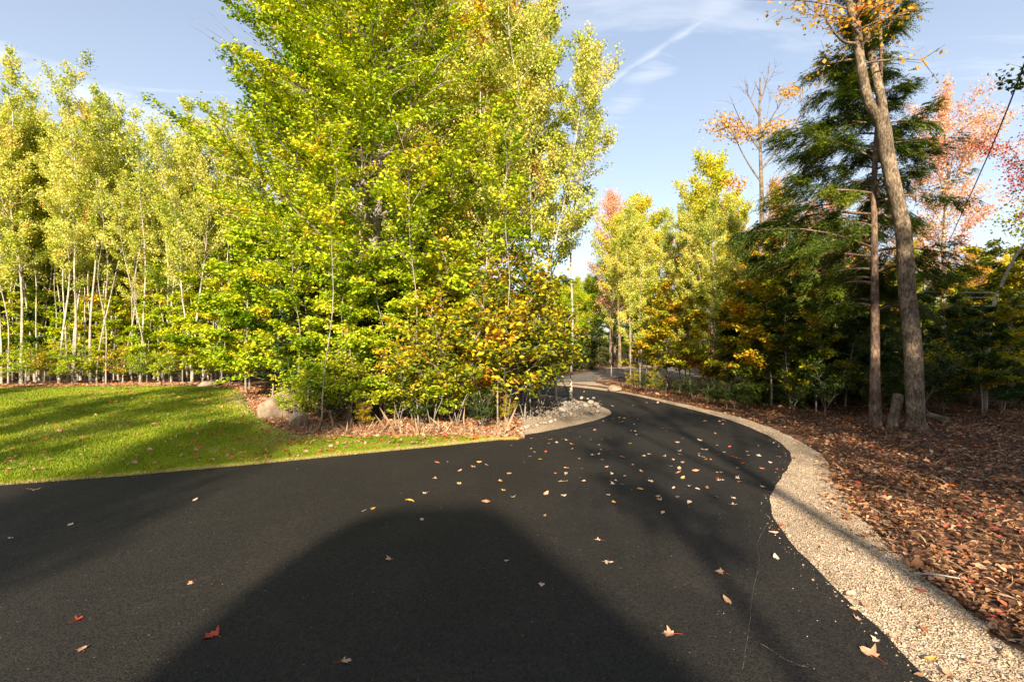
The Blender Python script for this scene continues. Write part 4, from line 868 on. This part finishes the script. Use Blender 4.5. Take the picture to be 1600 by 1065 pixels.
# coral and red maples at right
p = AT(1472, 22.5); tree(FINE[1], 'maple', p[0], p[1], 'coral red maple with a tall grey trunk right of the hemlock', 'tree', 'maple_c', 'bark_grey', scale=1.08, rz=.5)
p = AT(1665, 15); tree(FINE[0], 'maple', p[0], p[1], 'deep red maple at the right edge of the picture', 'tree', 'maple_r', 'bark_grey', scale=.85)
p = AT(1790, 8.2); tree(THIN[0], 'maple', p[0], p[1], 'dark leaved tree reaching in from beyond the right edge', 'tree', 'darkleaf', 'bark_brown', scale=.85, rz=2.6)
a = AT(1546, 11)
def leaner():
    A = Acc(); pth = crv3([(0, 0, -.1), (.02, 0, .6), (.12, 0, 2.0), (.34, .05, 2.7), (.80, .1, 3.55), (1.5, .15, 4.4)]); A.tube(pth, np.linspace(.05, .022, len(pth)), sides=8)
    g = np.random.default_rng(3); n = 900; C = pth[-1]+g.normal(size=(n, 3))*[.45, .4, .3]
    V, Fc, v = leaves(C, g.normal(size=(n, 3)), g.normal(size=(n, 3)), .07*g.uniform(.6, 1.2, n), np.clip(.5+.15*g.normal(size=n), 0, 1), width=.8, shape='diamond')
    return A.mesh('leaning_trunk', None), mesh_np('leaning_crown', V, [Fc], None, v=v)
tree(leaner(), 'birch', a[0]-.1, a[1], 'white birch leaning to the right near the distant wires', 'tree', 'maple_y', 'bark_white', rz=0)

# cables
def cable(pts, r, label, mat, group=None):
    pth = crv3(pts, 10); V, Fc = tube(pth, r, 6); return tag(link('power_cable', mesh_np('power_cable', V, [Fc], M[mat], smooth=True)), label, 'cable', group)
def W3(px, py, d): q_ = AT(px, d); return np.array([q_[0], d, ZP(py, d)])
cable([W3(1680, -140, 6.5), W3(1597, 110, 9), W3(1545, 240, 12.5), W3(1500, 340, 18), W3(1470, 405, 26)], .014, 'black overhead cable slanting down the right side of the sky', 'cable')
for k, py in enumerate((457, 465, 478)):
    cable([W3(1440, py-2, 13.2), W3(1560, py, 13), W3(1800, py-3, 12.8)], .008, ['topmost', 'middle', 'lowest'][k]+' of the three pale wires crossing behind the leaning birch', 'wire')
# ------------------------------------------------------------------ behind the photographer: unseen house and trees, set up to cast the shadows
D0 = 18.0; tE = math.tan(ELEV)
hx0, hx1 = -3.15, -1.75; topz = (4.9+D0)*tE; eave = 2.9; xr = hx1+(topz-eave)/math.tan(R(42))
house = tag(bpy.data.objects.new('house', None), 'unseen grey house behind the photographer, dark roof shaped for its shadow', 'building'); COL.objects.link(house); house.location = (0, -D0, 0)
def box(name, a, b, mat, parent):
    a = np.array(a, float); b = np.array(b, float); V = np.array([[x, y, z] for x in (a[0], b[0]) for y in (a[1], b[1]) for z in (a[2], b[2])])
    Fc = np.array([[0, 1, 3, 2], [4, 6, 7, 5], [0, 4, 5, 1], [2, 3, 7, 6], [0, 2, 6, 4], [1, 5, 7, 3]]); return link(name, mesh_np(name, V, [Fc], M[mat]), parent=parent)
box('wall', (hx0, -7, 0), (xr-.3, -.3, eave-.42), 'siding', house)
ym = -3.6
prof = [(hx0-.05, eave-.4), (hx0-.05, topz-.75), (hx0+.05, topz-.40), (hx0+.22, topz-.16), (hx0+.5, topz-.04), (hx1-.15, topz), (hx1+.12, topz-.08), (hx1+.35, topz-.26), (xr, eave), (xr, eave-.4)]  # roof outline clipped and rounded to shape the shadow it throws
Vr = np.array([(x, y, z) for y in (.1, -7.4) for x, z in prof]); npf = len(prof)
bm_ = bpy.data.meshes.new('roof'); bm_.from_pydata([tuple(v) for v in Vr], [], [list(range(npf))[::-1], list(range(npf, 2*npf))]+[[i, (i+1) % npf, npf+(i+1) % npf, npf+i] for i in range(npf)]); bm_.materials.append(M['roof'])
link('roof', bm_, parent=house)
gd = box('garage_door', (hx0+.8, -.30, .02), (hx0+3.4, -.22, 2.2), 'trim', house)
for k in range(4): box('panel', (hx0+.9+k*.62, -.21, 1.6), (hx0+1.42+k*.62, -.20, 2.0), 'glass', gd)
wn = box('window', (xr-2.2, -.3, 1.1), (xr-1.2, -.24, 2.1), 'trim', house); box('pane', (xr-2.12, -.24, 1.18), (xr-1.28, -.235, 2.02), 'glass', wn)
shade = [(5.7, -3, HEMS[0], 1.25), (7.7, -2.6, HEMS[1], 1.35), (10.0, -2, HEMS[0], 1.4), (12.6, -1.8, HEMS[1], 1.4), (6.0, -7.5, HEMS[1], 1.6), (8.4, -5.6, MAP[1], .8), (-10, -12, THIN[0], 1.3), (-15, -8, THIN[1], 1.1), (-21, -14, TALL[1], .9), (-6.5, -26, THIN[1], 1.8),
         (7.05, -4.5, MAP[0], .85), (8.6, -7, MAP[2], .8), (9.6, -4, MAP[1], .95), (8.2, -3.6, MAP[2], .75), (12.2, -3.6, MAP[2], .95), (14.5, -3.2, MAP[0], .95), (10.8, -5.5, MAP[0], 1.0), (16.5, -2.5, MAP[2], .9), (21, -1.5, MAP[0], .9), (9.5, -9, TALL[0], .9),
         (10.5, -12, TALL[1], .98), (14, -8, TALL[0], 1.0), (9.6, -15, TALL[1], 1.1), (17, -11, TALL[0], 1.1), (20, -7, TALL[1], 1.0), (25, -3, TALL[1], 1.1), (13.5, -16, TALL[0], 1.3), (18, -18, TALL[1], 1.4)]
for k, (x, y, pr_, s) in enumerate(shade):  # unseen hemlocks and maples, placed and scaled for the shade they throw
    tree(pr_, 'maple', x, y, 'unseen shade tree added behind the photographer, out of the picture', 'tree', 'maple_y', 'bark_brown', group='trees behind the photographer', scale=s, rz=k*1.3, z=0)
for k, (x, y, sc_) in enumerate([(1.3, -15, 1.15)]):  # unseen copy, added so its limbs streak the drive with shadow
    tree(BARE, 'half_bare_tree', x, y, 'unseen half bare tree added behind the photographer for thin shadow streaks', 'tree', 'maple_o', 'bark_light', scale=sc_, rz=k*2, z=0)
for k, (x, y, sc_) in enumerate([(3.95, -12, 1), (4.35, -11, .95), (4.75, -13, 1.1), (2.5, -22, 1.2), (.2, -17, 1.0), (5.0, -9.5, .8), (-8.5, -14, 1), (-12, -15, 1.1)]):  # unseen trunks with hardly any crown, made to throw long shadow streaks
    tree(POLE, 'shadow_pole', x, y, 'unseen tall bare trunk added behind the photographer to cast a shadow streak', 'tree', 'darkleaf', 'bark_brown', group='tall trunks behind the photographer', scale=sc_, rz=k*2, z=0)
print('OBJECTS', len(bpy.data.objects))
